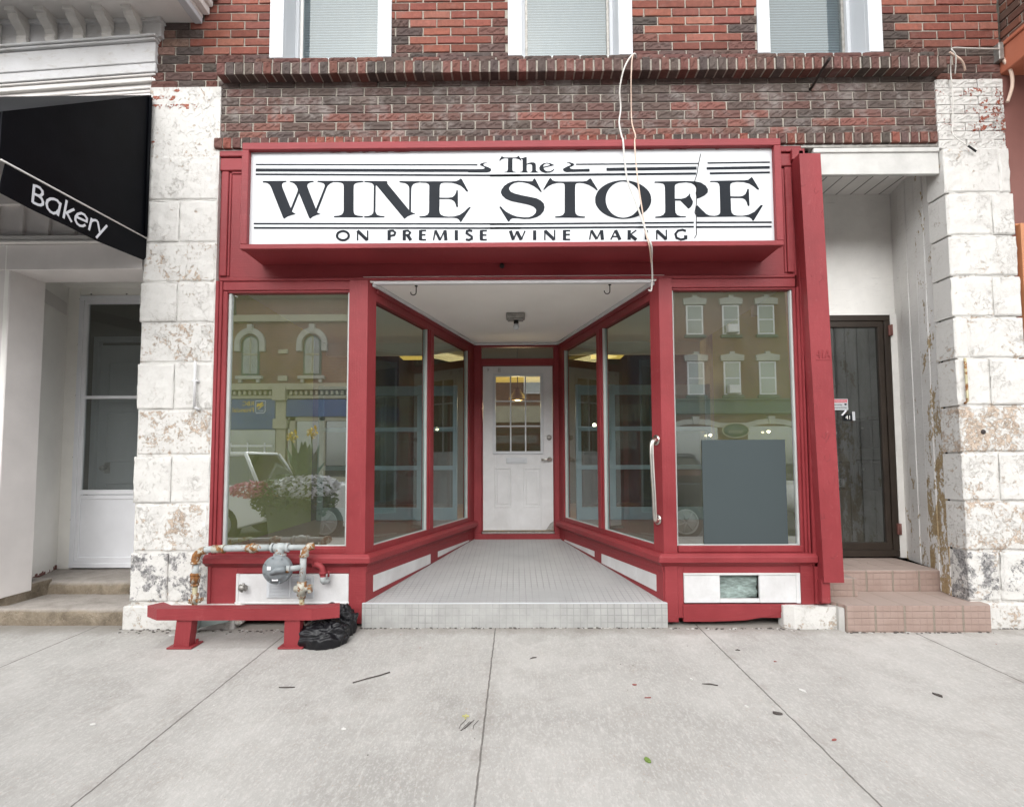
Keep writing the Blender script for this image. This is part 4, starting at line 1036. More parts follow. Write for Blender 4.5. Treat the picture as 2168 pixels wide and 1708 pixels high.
# ================================================================== cables, rod, hooks, lamp, grab bar
def smooth(pts, n=8):
    P = [Vector(p) for p in pts]; out = []
    for i in range(len(P)-1):
        a, b_, c, d = P[max(i-1, 0)], P[i], P[i+1], P[min(i+2, len(P)-1)]
        for k in range(n):
            t = k/n; out.append(.5*((2*b_)+(-a+c)*t+(2*a-5*b_+4*c-d)*t*t+(-a+3*b_-3*c+d)*t**3))
    return out+[P[-1]]
m = MB(); m.tube(smooth([(1.05, .0, 4.40), (1.02, -.125, 4.405), (.975, -.135, 4.375), (.922, -.14, 4.27), (.897, -.10, 4.14), (.911, -.06, 4.02), (.893, -.08, 3.885), (.885, -.20, 3.70), (.872, -.305, 3.60), (.880, -.31, 3.45), (.901, -.31, 3.29), (.965, -.315, 3.10), (1.03, -.315, 2.90), (1.065, -.31, 2.80), (1.105, -.16, 2.745), (1.134, -.06, 2.66), (1.134, -.03, 2.58), (1.12, -.06, 2.555), (1.10, -.07, 2.56)]), .0065, 8)
tag(m.build('cable', 'cable_white'), 'white loose cable looping down from the brick ledge across the sign', 'cable', 'cables hanging over the sign')
m = MB(); m.tube(smooth([(1.03, .0, 4.40), (1.0, -.125, 4.405), (.985, -.14, 4.33), (.980, -.13, 4.20), (.992, -.07, 4.05), (.997, -.06, 3.9), (.990, -.20, 3.70), (.957, -.305, 3.59), (.965, -.31, 3.40), (.985, -.31, 3.20), (1.005, -.312, 3.05), (1.02, -.312, 2.92), (1.052, -.305, 2.80), (1.10, -.16, 2.74)]), .005, 8)
m2 = m; tag(m2.build('cable', 'cable_tan'), 'thin pinkish cable hanging straight down beside the white one over the sign', 'cable', 'cables hanging over the sign')
m = MB(); m.tube(smooth([(4.2, -.03, 4.50), (3.98, -.03, 4.50), (3.86, -.06, 4.475), (3.62, -.11, 4.44), (3.47, -.125, 4.43), (3.50, -.12, 4.37), (3.54, -.06, 4.27)]), .0045, 8)
tag(m.build('cable', 'cable_white'), 'white cable running off the right end of the brick ledge to the next building', 'cable')
m = MB(); m.tube(smooth([(3.49, -.09, 4.40), (3.515, -.05, 4.30), (3.525, -.045, 4.10), (3.515, -.045, 3.9), (3.50, -.06, 3.78), (3.56, -.07, 3.71), (3.66, -.07, 3.64)]), .004, 8)
o = tag(m.build('cable', 'cable_white'), 'white cable stub with a black connector hanging down the right pilaster', 'cable')
m = MB(); m.tube([(3.60, -.072, 3.682), (3.66, -.072, 3.635)], .0075, 8); c_ = m.build('connector', 'rubber', o)
m = MB(); m.tube(smooth([(3.47, -.10, 4.42), (3.56, -.10, 4.35), (3.62, -.06, 4.30)]), .007, 8); tag(m.build('cable', 'cable_tan'), 'short tan cable end sticking out above the right pilaster', 'cable')
m = MB(); m.tube([(2.43, .02, 4.205), (2.44, -.02, 4.205), (2.40, -.22, 4.19), (2.308, -.46, 4.085)], .011, 8)
tag(m.build('metal_rod', 'dark_iron'), 'dark rusty iron rod sticking out of the brick band under the ledge', 'rod')
def hook(x, y, z, label):
    m = MB(); pts = [(x, y, z), (x, y, z-.055)]+[(x-.022+.022*math.cos(a), y, z-.055-.022*math.sin(a)) for a in (.5, 1.0, 1.6, 2.2, 2.8, 3.3)]
    m.tube(pts, .0045, 8); m.lathe([(.001, 0), (.012, 0), (.012, -.006), (.001, -.006)], (x, y, z), 'z', 10)
    return tag(m.build('ceiling_hook', 'dark_iron'), label, 'hook', 'hooks in the entrance ceiling')
hook(-.725, .10, 2.663, 'small dark hook in the entrance ceiling near the left window post'); hook(.835, .10, 2.663, 'small dark hook in the entrance ceiling near the grab-bar post')
m = MB(); m.lathe([(.001, -.02), (.016, -.02), (.02, 0)], (-.03, .022, 2.79), 'y', 10); m.lathe([(.001, -.03), (.009, -.03), (.011, -.018)], (-.03, .022, 2.775), 'y', 10)
tag(m.build('screw_eye', 'dark_iron'), 'small dark metal fixing under the middle of the sign', 'fixing')
root = thing('ceiling_lamp', 'grey metal ceiling light base with one bare bulb over the entrance', 'lamp', (.075, .95, 2.664))
m = MB(); m.box(-.015, .165, .86, .99, 2.615, 2.664, .008); m.box(.0, .15, .875, .975, 2.600, 2.617, .004); m.build('lamp_base', 'dull_metal', root)
m = MB(); m.lathe([(.001, 0), (.022, -.005), (.024, -.03), (.018, -.035)], (.08, .925, 2.602), 'z'); m.build('socket', 'rubber', root)
m = MB(); m.lathe([(.012, -.03), (.026, -.048), (.030, -.065), (.024, -.085), (.001, -.093)], (.08, .925, 2.602), 'z'); m.build('bulb', 'white_frame', root)
root = thing('grab_bar', 'brushed steel grab bar screwed upright to the post right of the entrance', 'grab bar', (1.13, -.03, 1.1))
m = MB(); gx = 1.118
def GP(a): return a
m.tube(smooth([(1.168, .045, 1.408), (1.150, -.02, 1.408), (1.115, -.072, 1.400), (1.098, -.085, 1.36), (1.100, -.086, 1.2), (1.108, -.086, 1.0), (1.112, -.085, .86), (1.118, -.078, .81), (1.140, -.04, .795), (1.160, .02, .793)], 6), .0165, 14)
m.build('rail', 'steel', root)
for z in (1.408, .793):
    m = MB(); a = Vector((1.171, .052, z)); n = Vector((-.92, -.4, 0)).normalized()
    m.tube([a, a+n*.004, a+n*.012], .04, 20, rr=[.042, .042, .034]); m.build('flange', 'steel', root)

# ================================================================== poster in the right window
m = MB(); m.box(1.522, 2.168, .044, .0495, .605, 1.408, 0); tag(m.build('poster', 'poster_grey'), 'blank dark grey rectangular board on the glass of the right display window', 'poster')
m = MB(); m.box(1.57, 2.10, .14, .16, .58, .625, .003); tag(m.build('paper_strip', 'cream_paint'), 'pale strip of card under the dark grey board in the right window', 'paper')

# ================================================================== RIGHT ENTRANCE
root = thing('side_entrance', 'recessed side entrance in weathered white boards between the red plank and the right pilaster', 'entrance', (3.0, .4, 0))
m = MB(); m.box(2.44, 3.43, .0, .035, 3.500, 3.682, .004); m.box(2.44, 3.43, -.012, .02, 3.675, 3.712, .004); m.build('header_board', 'header_white', root)
m = MB(); m.box(2.40, 3.75, .035, .82, 3.745, 3.78, 0); m.build('soffit', 'soffit_boards', root)
m = MB(); m.box(2.30, 3.62, .78, .84, 2.600, 3.745, .002); m.box(3.55, 3.66, .76, .84, .36, 2.60, .003); m.box(2.5, 3.60, .765, .80, 2.585, 2.615, .003); m.build('upper_panel', 'panel_weathered', root)
A_, B_ = (3.462, .125), (3.615, .80); Ls = math.hypot(B_[0]-A_[0], B_[1]-A_[1])
m = MB()
n_b = 5
for k in range(n_b):
    s0, s1 = Ls*k/n_b, Ls*(k+1)/n_b-.007
    cc = (.95, 0, 0) if k == 0 else ((.9, 0, 0) if k == 1 else (.2, 0, 0))
    m.obox(A_, B_, s0, s1, -.004*(k % 2), .012, .19 if s0 < .2 else .35, 3.745, .004, cc)
m.build('side_wall', 'chip_wood', root)
m = MB(); m.obox(A_, B_, -.02, Ls, .007, .06, .15, 3.745, 0); m.box(2.38, 2.42, .03, .82, .15, 3.745, 0); m.box(3.66, 3.73, .10, .9, .1, 3.75, 0); m.build('backing', 'dark_gap', root)
m = MB()
dx0, dx1, dz0, dz1 = 2.55, 3.552, .372, 2.592
frame_(dx0, dx1, dz0, dz1, .058, .765, .82, m); m.box(dx0+.058, dx1-.058, .775, .82, dz0+.058, dz0+.125, .004); m.box(dx1-.112, dx1-.060, .775, .82, dz0+.12, dz1-.058, .005); m.box(dx0+.06, dx1-.1, .775, .82, dz1-.115, dz1-.058, .005)
dr = m.build('door', 'dark_bronze', root)
m = MB(); m.poly([(dx0+.05, .795, dz0+.1), (dx1-.10, .795, dz0+.1), (dx1-.10, .795, dz1-.1), (dx0+.05, .795, dz1-.1)]); m.build('pane', 'glass_dim', dr, fixn=False)
for z in (2.44, .62):
    m = MB(); m.box(3.528, 3.560, .745, .77, z-.05, z+.05, .004); m.tube([(3.545, .74, z-.05), (3.545, .74, z+.05)], .009, 8); m.build('hinge', 'brown_pink', dr)
# hallway behind
m = MB(); m.box(2.45, 3.72, 2.6, 2.66, .3, 3.0, 0); m.box(3.60, 3.66, .84, 2.6, .3, 3.0, 0); m.box(2.42, 2.48, .84, 2.6, .3, 3.0, 0); m.box(2.42, 3.72, .84, 2.6, 2.95, 3.0, 0); m.build('hallway', 'hall_wall', root)
m = MB(); m.box(2.42, 3.72, .84, 2.6, .30, .345, 0); m.build('hall_floor', 'dark_wall', root)
def mailbox(y, z, label, n=None, w=.22):
    r_ = thing('mailbox', label, 'mailbox', (3.6, y, z), 'mailboxes on the hallway wall')
    m = MB(); m.box(3.49, 3.60, y, y+w, z, z+.27, .012); m.prism([(3.478, z+.25), (3.60, z+.25), (3.60, z+.33), (3.53, z+.30)], y-.006, y+w+.006, 'y') if False else m.box(3.478, 3.60, y-.006, y+w+.006, z+.262, z+.30, .012); m.build('box', 'rubber', r_)
    m = MB(); m.lathe([(.001, -.01), (.012, -.01), (.014, 0)], (3.49, y+w*.5, z+.2), 'x', 12); m.build('lock', 'steel', r_)
    if n:
        m = MB(); m.box(3.484, 3.491, y+.01, y+.12, z+.03, z+.12, .001); pl_ = m.build('number_plate', 'alu_white', r_)
        add_me(text_me(n, .09, lambda u, v, w_: (3.483-w_, y+.065-u, z+.045+v), 'sign_black'), 'digit', pl_)
mailbox(1.42, .93, 'black mailbox with a numbered plate seen low through the brown glass door', '6')
mailbox(1.00, .95, 'black mailbox right of the numbered one behind the brown glass door')
mailbox(1.42, 1.33, 'black mailbox above the numbered one behind the brown glass door')
mailbox(1.00, 1.36, 'black mailbox on the upper right behind the brown glass door')
root2 = thing('warning_sticker', 'white and red warning sticker on the brown glass door', 'sticker', (3.06, .78, 1.75))
m = MB(); m.box(2.985, 3.142, .778, .781, 1.705, 1.808, .001); m.build('card', 'white_frame', root2)
m = MB(); m.box(2.992, 3.132, .7765, .779, 1.775, 1.802, 0); m.build('red_band', 'warning_red', root2)
F = lambda s, x, z: text_me(s[0], s[1], lambda u, v, w: (x+u, .7755-w*.4, z+v), 'sign_black' if s[2] else 'white_frame')
add_me(F(('WARNING', .026, 0), 3.062, 1.779), 'heading', root2)
join_me([F(('Security', .024, 1), 3.045, 1.748), F(('Cameras In Use', .020, 1), 3.062, 1.722)], 'small_print', 'sign_black', root2)
m = MB(); m.prism([(3.11, 1.748), (3.13, 1.755), (3.125, 1.765), (3.105, 1.765)], .775, .777, 'y'); m.build('camera_mark', 'sign_black', root2)
root2 = thing('door_number', 'black house number 41 sticker on the brown glass door with white tape beside it', 'sticker', (3.13, .78, 1.65))
m = MB(); m.box(3.100, 3.172, .778, .781, 1.610, 1.668, .001); m.build('backing', 'sign_black', root2)
add_me(text_me('41', .052, lambda u, v, w: (3.137+u, .7765-w*.4, 1.620+v), 'cream_paint'), 'digits', root2)
m = MB(); m.box(3.176, 3.202, .777, .781, 1.608, 1.690, .002); m.build('tape', 'white_frame', root2)
m = MB(); m.prism([(3.075, 1.66), (3.088, 1.652), (3.13, 1.70), (3.115, 1.706)], .778, .781, 'y'); tag(m.build('tape_strip', 'alu_white'), 'slanting strip of pale tape on the brown glass door under the warning sticker', 'tape')
# tiled steps
root = thing('tiled_steps', 'two pinkish salmon tiled steps up to the brown glass side door', 'steps', (3.0, .1, 0))
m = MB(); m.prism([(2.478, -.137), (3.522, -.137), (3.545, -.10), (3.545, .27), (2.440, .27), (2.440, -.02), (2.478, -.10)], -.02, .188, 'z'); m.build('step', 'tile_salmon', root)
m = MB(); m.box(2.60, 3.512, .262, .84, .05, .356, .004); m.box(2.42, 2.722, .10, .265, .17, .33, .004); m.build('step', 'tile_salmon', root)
m = MB(); m.prism([(2.445, -.10), (2.475, -.12), (2.475, .0), (2.445, .0)], -.02, .165, 'z'); m.build('mortar_edge', 'kerb', root)
m = MB(); pts = [(2.135, -.072), (2.455, -.072), (2.462, .04), (2.07, .04), (2.075, -.03)]
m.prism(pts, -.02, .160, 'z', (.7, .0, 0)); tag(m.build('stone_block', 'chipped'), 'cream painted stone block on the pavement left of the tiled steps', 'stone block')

# ================================================================== GAS METER PIPEWORK
root = thing('gas_pipework', 'rusty grey gas regulator and pipes in front of the left window', 'gas regulator', (-1.9, -.13, 0))
Y = -.13
def fit_(mm, x, z, r, h, ax='z', n=10): mm.tube([(x, Y, z-h/2), (x, Y, z+h/2)] if ax == 'z' else [(x-h/2, Y, z), (x+h/2, Y, z)], r, n)
m = MB(); m.tube([(-2.305, Y, .40), (-2.305, Y, .50)], .0235, 16); m.tube(smooth([(-2.305, Y, .49), (-2.303, Y, .545), (-2.275, Y, .585), (-2.215, Y, .602), (-2.15, Y, .607)], 6), .0235, 16)
m.tube([(-2.16, Y, .607), (-1.76, Y, .614)], .0235, 16); m.tube([(-1.76, Y, .614), (-1.485, Y, .617)], .021, 16)
m.build('pipe', 'pipe_paint', root)
m = MB(); m.tube([(-2.305, Y, .40), (-2.303, Y, -.02)], .018, 14); m.build('pipe', 'pipe_bottom', root)
m = MB(); m.tube([(-1.502, Y, .60), (-1.510, Y, .33)], .0235, 16); m.build('pipe', 'pipe_paint', root)
m = MB(); m.tube([(-1.510, Y, .34), (-1.506, Y, -.02)], .018, 14); m.build('pipe', 'pipe_bottom', root)
m = MB(); m.tube(smooth([(-2.306, Y, .505), (-2.302, Y, .55), (-2.275, Y, .585), (-2.235, Y, .598)], 6), .029, 16); fit_(m, -2.306, .505, .034, .018); m.tube([(-2.18, Y, .605), (-2.09, Y, .607)], .029, 14); m.tube([(-2.105, Y, .607), (-2.09, Y, .607)], .034, 14)
m.build('elbow', 'pipe_rust', root)
m = MB(); m.tube([(-1.49, Y, .55), (-1.495, Y, .575), (-1.485, Y, .605), (-1.465, Y+.01, .62), (-1.440, Y+.03, .622)], .029, 16); fit_(m, -1.498, .555, .034, .016); m.build('elbow', 'pipe_rust', root)
m = MB(); m.tube([(-1.925, Y, .611), (-1.835, Y, .612)], .030, 8); m.tube([(-1.895, Y, .611), (-1.868, Y, .611)], .038, 8); m.build('union', 'pipe_rust', root)
m = MB(); fit_(m, -2.305, .395, .033, .07, n=8); fit_(m, -2.305, .42, .036, .015); fit_(m, -2.305, .345, .028, .02); m.build('union', 'pipe_rust', root)
m = MB(); fit_(m, -2.304, .245, .027, .07, n=8); m.tube([(-2.345, Y, .225), (-2.262, Y, .228)], .017, 8); m.tube([(-2.268, Y, .233), (-2.240, Y-.01, .243)], .014, 8); m.build('valve', 'pipe_rust', root)
m = MB(); fit_(m, -1.512, .318, .036, .10, n=8); m.tube([(-1.565, Y, .315), (-1.455, Y, .315)], .024, 8); m.box(-1.462, -1.436, Y-.02, Y+.02, .285, .345, .004); fit_(m, -1.511, .262, .030, .03, n=8); m.build('valve', 'pipe_rust', root)
m = MB(); C_ = (-1.678, Y-.03, .463)
m.lathe([(.001, -.055), (.052, -.052), (.078, -.040), (.082, -.030), (.101, -.028), (.104, -.022), (.104, .022), (.10, .028), (.08, .03), (.05, .06), (.001, .065)], C_, 'y', 40)
for k in range(8):
    a = k*PI/4+.3; m.tube([(C_[0]+.093*math.cos(a), C_[1]-.036, C_[2]+.093*math.sin(a)), (C_[0]+.093*math.cos(a), C_[1]-.02, C_[2]+.093*math.sin(a))], .007, 6)
m.tube([(C_[0]-.03, C_[1]-.055, C_[2]-.02), (C_[0]+.03, C_[1]-.062, C_[2]+.008), (C_[0]+.075, C_[1]-.045, C_[2]+.008)], .026, 12, rr=[.012, .027, .026])
m.build('regulator', 'regulator_grey', root)
m = MB(); m.tube([(C_[0]+.06, C_[1]-.03, C_[2]+.006), (-1.51, Y, .470)], .021, 12); m.tube([(C_[0]+.075, C_[1]-.03, C_[2]+.006), (C_[0]+.10, C_[1]-.025, C_[2]+.006)], .028, 8)
m.tube([(-1.72, Y, .614), (-1.628, Y, .616)], .032, 8); m.tube([(-1.742, Y, .614), (-1.728, Y, .614)], .036, 8); m.tube([(-1.632, Y, .616), (-1.612, Y, .616)], .036, 8); m.tube([(-1.678, Y, .65), (-1.678, Y-.01, .56)], .032, 12, rr=[.020, .038]); m.tube([(-1.678, Y, .57), (-1.678, Y, .555)], .045, 16)
m.build('connector', 'pipe_paint', root)
m = MB(); m.box(C_[0]-.055, C_[0]-.028, C_[1]-.0545, C_[1]-.050, C_[2]+.005, C_[2]+.030, .001); m.build('label_plate', 'alu_white', root)
m = MB(); m.box(C_[0]-.022, C_[0]+.022, C_[1]-.046, C_[1]-.040, C_[2]-.075, C_[2]-.052, .001); m.build('label_plate', 'alu_white', root)
m = MB(); m.box(-2.33, -2.255, Y-.04, Y+.035, .03, .115, .006); m.tube([(-2.262, Y-.04, .07), (-2.262, Y-.052, .07)], .012, 8); m.tube([(-2.300, Y-.04, .07), (-2.300, Y-.052, .07)], .012, 8); m.build('clamp', 'steel_bar', root)
m = MB(); m.prism([(-2.255, .035), (-2.05, .075), (-2.05, .125), (-2.255, .085)], Y+.0, Y+.05, 'y'); m.build('brace', 'steel_bar', root)
root = thing('vent_pipe', 'short red painted vent elbow with a grey tip below the left window sill', 'pipe', (-1.38, -.05, .4))
m = MB(); m.tube(smooth([(-1.452, -.02, .475), (-1.430, -.07, .478), (-1.395, -.085, .470), (-1.377, -.085, .445), (-1.373, -.085, .385)], 5), .021, 14); m.tube([(-1.40, -.085, .455), (-1.352, -.085, .455)], .0, 6) if False else None
m.tube([(-1.374, -.085, .425), (-1.373, -.085, .41)], .027, 14); m.tube([(-1.452, -.03, .475), (-1.445, -.045, .476)], .028, 12); m.tube([(-1.340, -.06, .43), (-1.340, -.06, .385)], .008, 8); m.tube([(-1.36, -.07, .42), (-1.32, -.06, .42)], .006, 8)
m.build('elbow', 'red_v', root)
m = MB(); m.tube(smooth([(-1.373, -.085, .39), (-1.372, -.085, .365), (-1.366, -.07, .352), (-1.355, -.03, .350)], 4), .022, 12); m.build('tip', 'pipe_paint', root)
m = MB(); m.tube([(-1.995, -.005, .30), (-1.995, -.04, .302)], .016, 10); m.tube([(-2.02, -.045, .318), (-1.965, -.045, .288)], .014, 8); m.tube([(-2.0, -.05, .272), (-1.985, -.05, .335)], .010, 8); m.lathe([(.001, -.07), (.022, -.07), (.024, -.06), (.001, -.058)], (-1.995, .0, .302), 'y', 12)
tag(m.build('hose_tap', 'dull_metal'), 'small old metal hose tap on the white panel under the left window', 'tap')

# ================================================================== GUARD RAIL
root = thing('guard_rail', 'low red steel guard rail on two short legs in front of the gas pipes', 'guard rail', (-1.8, -.4, 0))
m = MB()
b = len(m.v); P = [(-2.490, -.36), (-2.365, -.445), (-1.312, -.445), (-1.142, -.385)]
N = [(.05, .09), (.035, .095), (-.02, .095), (-.03, .09)]
for (x, y), (nx_, ny_) in zip(P, N):
    m.v += [(x, y, .182), (x, y, .258), (x+nx_, y+ny_, .258), (x+nx_, y+ny_, .182)]
for i in range(3):
    for k in range(4): m.face((b+i*4+k, b+(i+1)*4+k, b+(i+1)*4+(k+1) % 4, b+i*4+(k+1) % 4))
m.face((b, b+1, b+2, b+3)); m.face((b+12, b+13, b+14, b+15))
m.build('rail', 'red_h', root)
for x, lean in ((-2.185, -.018), (-1.448, -.003)):
    m = MB(); b = len(m.v); w = .052
    for z, o in ((-.004, lean), (.184, 0)):
        for sx, y in ((-w, -.43), (w, -.43), (w, -.36), (-w, -.36)): m.v.append((x+o+sx, y, z))
    m.face((b, b+1, b+2, b+3)); m.face((b+4, b+5, b+6, b+7))
    for k in range(4): m.face((b+k, b+(k+1) % 4, b+4+(k+1) % 4, b+4+k))
    lg = m.build('leg', 'red_v', root)
    m = MB(); m.box(x+lean-.085, x+lean+.085, -.452, -.315, -.008, .004, .002); m.box(x+lean+.055, x+lean+.07, -.36, -.345, .0, .03, .002); m.build('base_plate', 'red_h', lg)

# ================================================================== BLACK CLOTH HEAPS
def heap(name, c, rx, ry, rz, seed, label, mat_='black_cloth'):
    m = MB(); nu, nv = 90, 40; b = 0
    for j in range(nv+1):
        ph = PI*j/nv*.62
        for i in range(nu):
            th = 2*PI*i/nu
            d = Vector((math.cos(th)*math.sin(ph), math.sin(th)*math.sin(ph), math.cos(ph)))
            rdg = 1-abs(mnoise.noise(Vector((d.x*2.2+seed, d.y*2.2+d.z*2.5, seed))))*2.2
            f2 = 1-abs(mnoise.noise(Vector((d.x*4+seed+rdg*.6, d.y*4, d.z*2.5-d.x*2))))*2.0
            f3 = mnoise.noise(Vector((d.x*1.6, d.y*1.6, d.z*1.6+seed)))
            k = .86+.11*rdg+.035*f2+.13*f3+.075*abs(math.sin(3.5*th+3*f3+ph*2.5+seed))
            x = c[0]+rx*d.x*k; y = c[1]+ry*d.y*k; z = c[2]+rz*max(0, (d.z-math.cos(PI*.62))/(1-math.cos(PI*.62)))**.7*k
            m.v.append((x, y, max(z, gz(y)+.001) if j < nv else gz(y)))
    for j in range(nv):
        for i in range(nu): m.face((j*nu+i, j*nu+(i+1) % nu, (j+1)*nu+(i+1) % nu, (j+1)*nu+i), (1, 1, 1), True)
    return tag(m.build(name, mat_), label, 'cloth', 'black cloth heaps by the guard rail')
heap('cloth_heap', (-1.275, -.335, -.01), .178, .13, .155, 3.1, 'crumpled black cloth heap lying in front, right of the guard rail leg')
heap('cloth_heap', (-1.235, -.15, .0), .140, .11, .205, 8.7, 'taller crumpled black cloth heap against the red bulkhead behind the guard rail end')

m = MB(); m.tube([(-2.405, -.05, 2.03), (-2.400, -.052, 1.67)], .010, 10); m.box(-2.425, -2.38, -.058, -.02, 1.868, 1.885, .003); m.tube([(-2.400, -.052, 1.67), (-2.37, -.03, 1.655)], .010, 8)
tag(m.build('conduit', 'white_paint'), 'thin white painted conduit running down the left pilaster', 'conduit')
m = MB(); m.tube([(3.500, -.06, 2.02), (3.503, -.062, 1.69), (3.48, -.06, 1.672)], .009, 8)
tag(m.build('conduit', 'pipe_bottom'), 'rusty thin conduit running down the right pilaster', 'conduit')
m = MB(); m.lathe([(.001, -.003), (.017, -.004), (.019, 0), (.001, .002)], (3.622, -.046, 1.457), 'y', 14)
tag(m.build('bolt_hole', 'dark_iron'), 'dark rusty bolt hole in the tan block of the right pilaster', 'hole')
# ================================================================== LITTER
def flake(x, y, w, h, ang, mat_, name, label, cat, group=None, up=.002):
    m = MB(); ca, sa = math.cos(ang), math.sin(ang); z = gz(y)+.0015; pts = []
    n = 7
    for k in range(n):
        a = 2*PI*k/n; rr = rnd.uniform(.75, 1.1); u, v = w/2*math.cos(a)*rr, h/2*math.sin(a)*rr
        pts.append((x+u*ca-v*sa, y+u*sa+v*ca))
    b = len(m.v); m.v += [(p[0], p[1], z) for p in pts]+[(p[0], p[1], z+up+rnd.uniform(0, .004)) for p in pts]
    m.face(range(b, b+n)); m.face(range(b+n, b+2*n))
    for k in range(n): m.face((b+k, b+(k+1) % n, b+n+(k+1) % n, b+n+k))
    return tag(m.build(name, mat_), label, cat, group)
# shapes lying on the pavement
flake(-1.225, -1.004, .10, .014, .02, 'twig', 'rubber_scrap', 'short dark scrap on the pavement left of the slanting twig', 'scrap')
m = MB(); m.tube([(-.868, -.95, gz(-.95)+.004), (-.80, -.90, gz(-.9)+.006), (-.74, -.855, gz(-.85)+.004), (-.688, -.814, gz(-.81)+.006)], .0035, 6)
tag(m.build('twig', 'twig'), 'long thin dark twig lying on the pavement in front of the black cloth', 'twig', 'twigs on the pavement')
def twig(x, y, l, a, lab, r=.004):
    m = MB(); dx, dy = math.cos(a)*l/2, math.sin(a)*l/2; m.tube([(x-dx, y-dy, gz(y-dy)+.004), (x, y+.004, gz(y)+.006), (x+dx, y+dy, gz(y+dy)+.004)], r, 6, rr=[r*.4, r, r*.6])
    tag(m.build('twig', 'twig'), lab, 'twig', 'twigs on the pavement')
twig(1.17, -.974, .085, -.25, 'dark twig just left of the right pavement joint')
twig(.179, -.603, .05, .5, 'small dark twig in front of the tiled entrance step')
twig(1.54, -.477, .03, -.2, 'tiny dark twig in front of the red kick board')
flake(1.389, -1.295, .045, .022, -.4, 'twig', 'dry_leaf', 'small curled dark leaf close to the right pavement joint', 'leaf', up=.006)
flake(.637, -1.686, .036, .022, -1.0, 'leaf_green', 'leaf', 'small fresh green leaf lying near the front of the pavement', 'leaf', up=.006)
m = MB(); m.box(-.20, -.165, -1.322, -1.314, gz(-1.32), gz(-1.32)+.008, .002); m.box(-.186, -.178, -1.345, -1.30, gz(-1.32), gz(-1.32)+.007, .002)
tag(m.build('blossom', 'leaf_yellow'), 'tiny yellow green star-shaped blossom left of the middle pavement joint', 'blossom')
m = MB()
for k in range(5):
    x = -.20+rnd.uniform(0, .09); y_ = -1.34-rnd.uniform(0, .04); m.tube([(x, y_, gz(y_)+.003), (x-.02, y_-.05, gz(y_)+.004), (x-rnd.uniform(.02, .05), y_-.08, gz(y_-.08)+.002)], .0012, 5)
tag(m.build('grass_blades', 'twig'), 'thin dry blades lying under the tiny yellow blossom', 'grass blades')
flake(2.35, -1.10, .018, .05, .35, 'twig', 'feather', 'dark feather-like scrap on the right side of the pavement', 'scrap', up=.006)
for (x, y, w, h, a, lab) in [(-.757, -1.438, .026, .012, 0, 'small white paper scrap in front of the middle of the pavement'), (-2.0, -1.40, .03, .012, .2, 'small white paper scrap far left on the pavement'), (-2.42, -.20, .05, .03, .1, 'crumpled white paper by the left leg of the guard rail'), (1.65, -1.045, .012, .05, .5, 'narrow white paper strip right of the right pavement joint'), (1.266, -1.219, .018, .022, .2, 'white speck of paper left of the curled dark leaf'), (1.089, -.906, .014, .028, .3, 'white scrap beside the dark twig near the right pavement joint'), (-1.49, -.17, .03, .02, 0, 'white paper scrap by the right leg of the guard rail')]:
    flake(x, y, w, h, a, 'flake_white', 'paper_scrap', lab, 'paper', up=.004)
for (x, y, w, h, a, lab) in [(.742, -.974, .028, .012, 0, 'red paint chip above the thin red splinter'), (.78, -1.126, .045, .005, 0, 'thin red splinter in the middle right slab'), (1.53, -1.527, .028, .012, .2, 'red paint chip just right of the right pavement joint'), (1.697, -.655, .02, .01, 0, 'red paint chip in front of the stone block')]:
    flake(x, y, w, h, a, 'flake_red', 'paint_chip', lab, 'paint chip', 'red paint chips')
m = MB()
for _ in range(80):
    x, y = rnd.uniform(-2.9, 3.4), -abs(rnd.gauss(0, .7))-.08; s_ = rnd.uniform(.0015, .004)
    if y < -1.9: continue
    z = gz(y); m.cur = rnd.choice([0, 0, 1, 2, 2]); a = rnd.uniform(0, PI); u, v = math.cos(a)*s_*rnd.uniform(1, 2.2), math.sin(a)*s_
    m.poly([(x-u, y-v, z+.003), (x+v, y-u, z+.003), (x+u, y+v, z+.004), (x-v, y+u, z+.004)])
o = m.build('grit', ['flake_white', 'flake_red', 'twig'], fixn=False); o['kind'] = 'stuff'; tag(o, 'scattered grit and paint crumbs over the pavement', 'grit')
m = MB()
for _ in range(420):
    x = rnd.uniform(-2.9, 3.9)
    if -1.1 < x < 1.22: y = rnd.uniform(-.055, -.036)
    elif x < -1.1: y = -.06-abs(rnd.gauss(0, .05))
    elif 2.47 < x < 3.53: y = -.14-abs(rnd.gauss(0, .01))
    else: y = -.05-abs(rnd.gauss(0, .02)) if x < 2.47 else -.07
    z = gz(y); s_ = rnd.uniform(.003, .010); a = rnd.uniform(0, PI); m.cur = rnd.choice([0, 0, 1])
    m.box(x-s_, x+s_, y-s_*.6, y+s_*.6, z-.002, z+s_*.6, .001)
o = m.build('rubble', ['twig', 'kerb']); o['kind'] = 'stuff'; tag(o, 'dark crumbs of dirt and mortar along the foot of the wall', 'dirt')

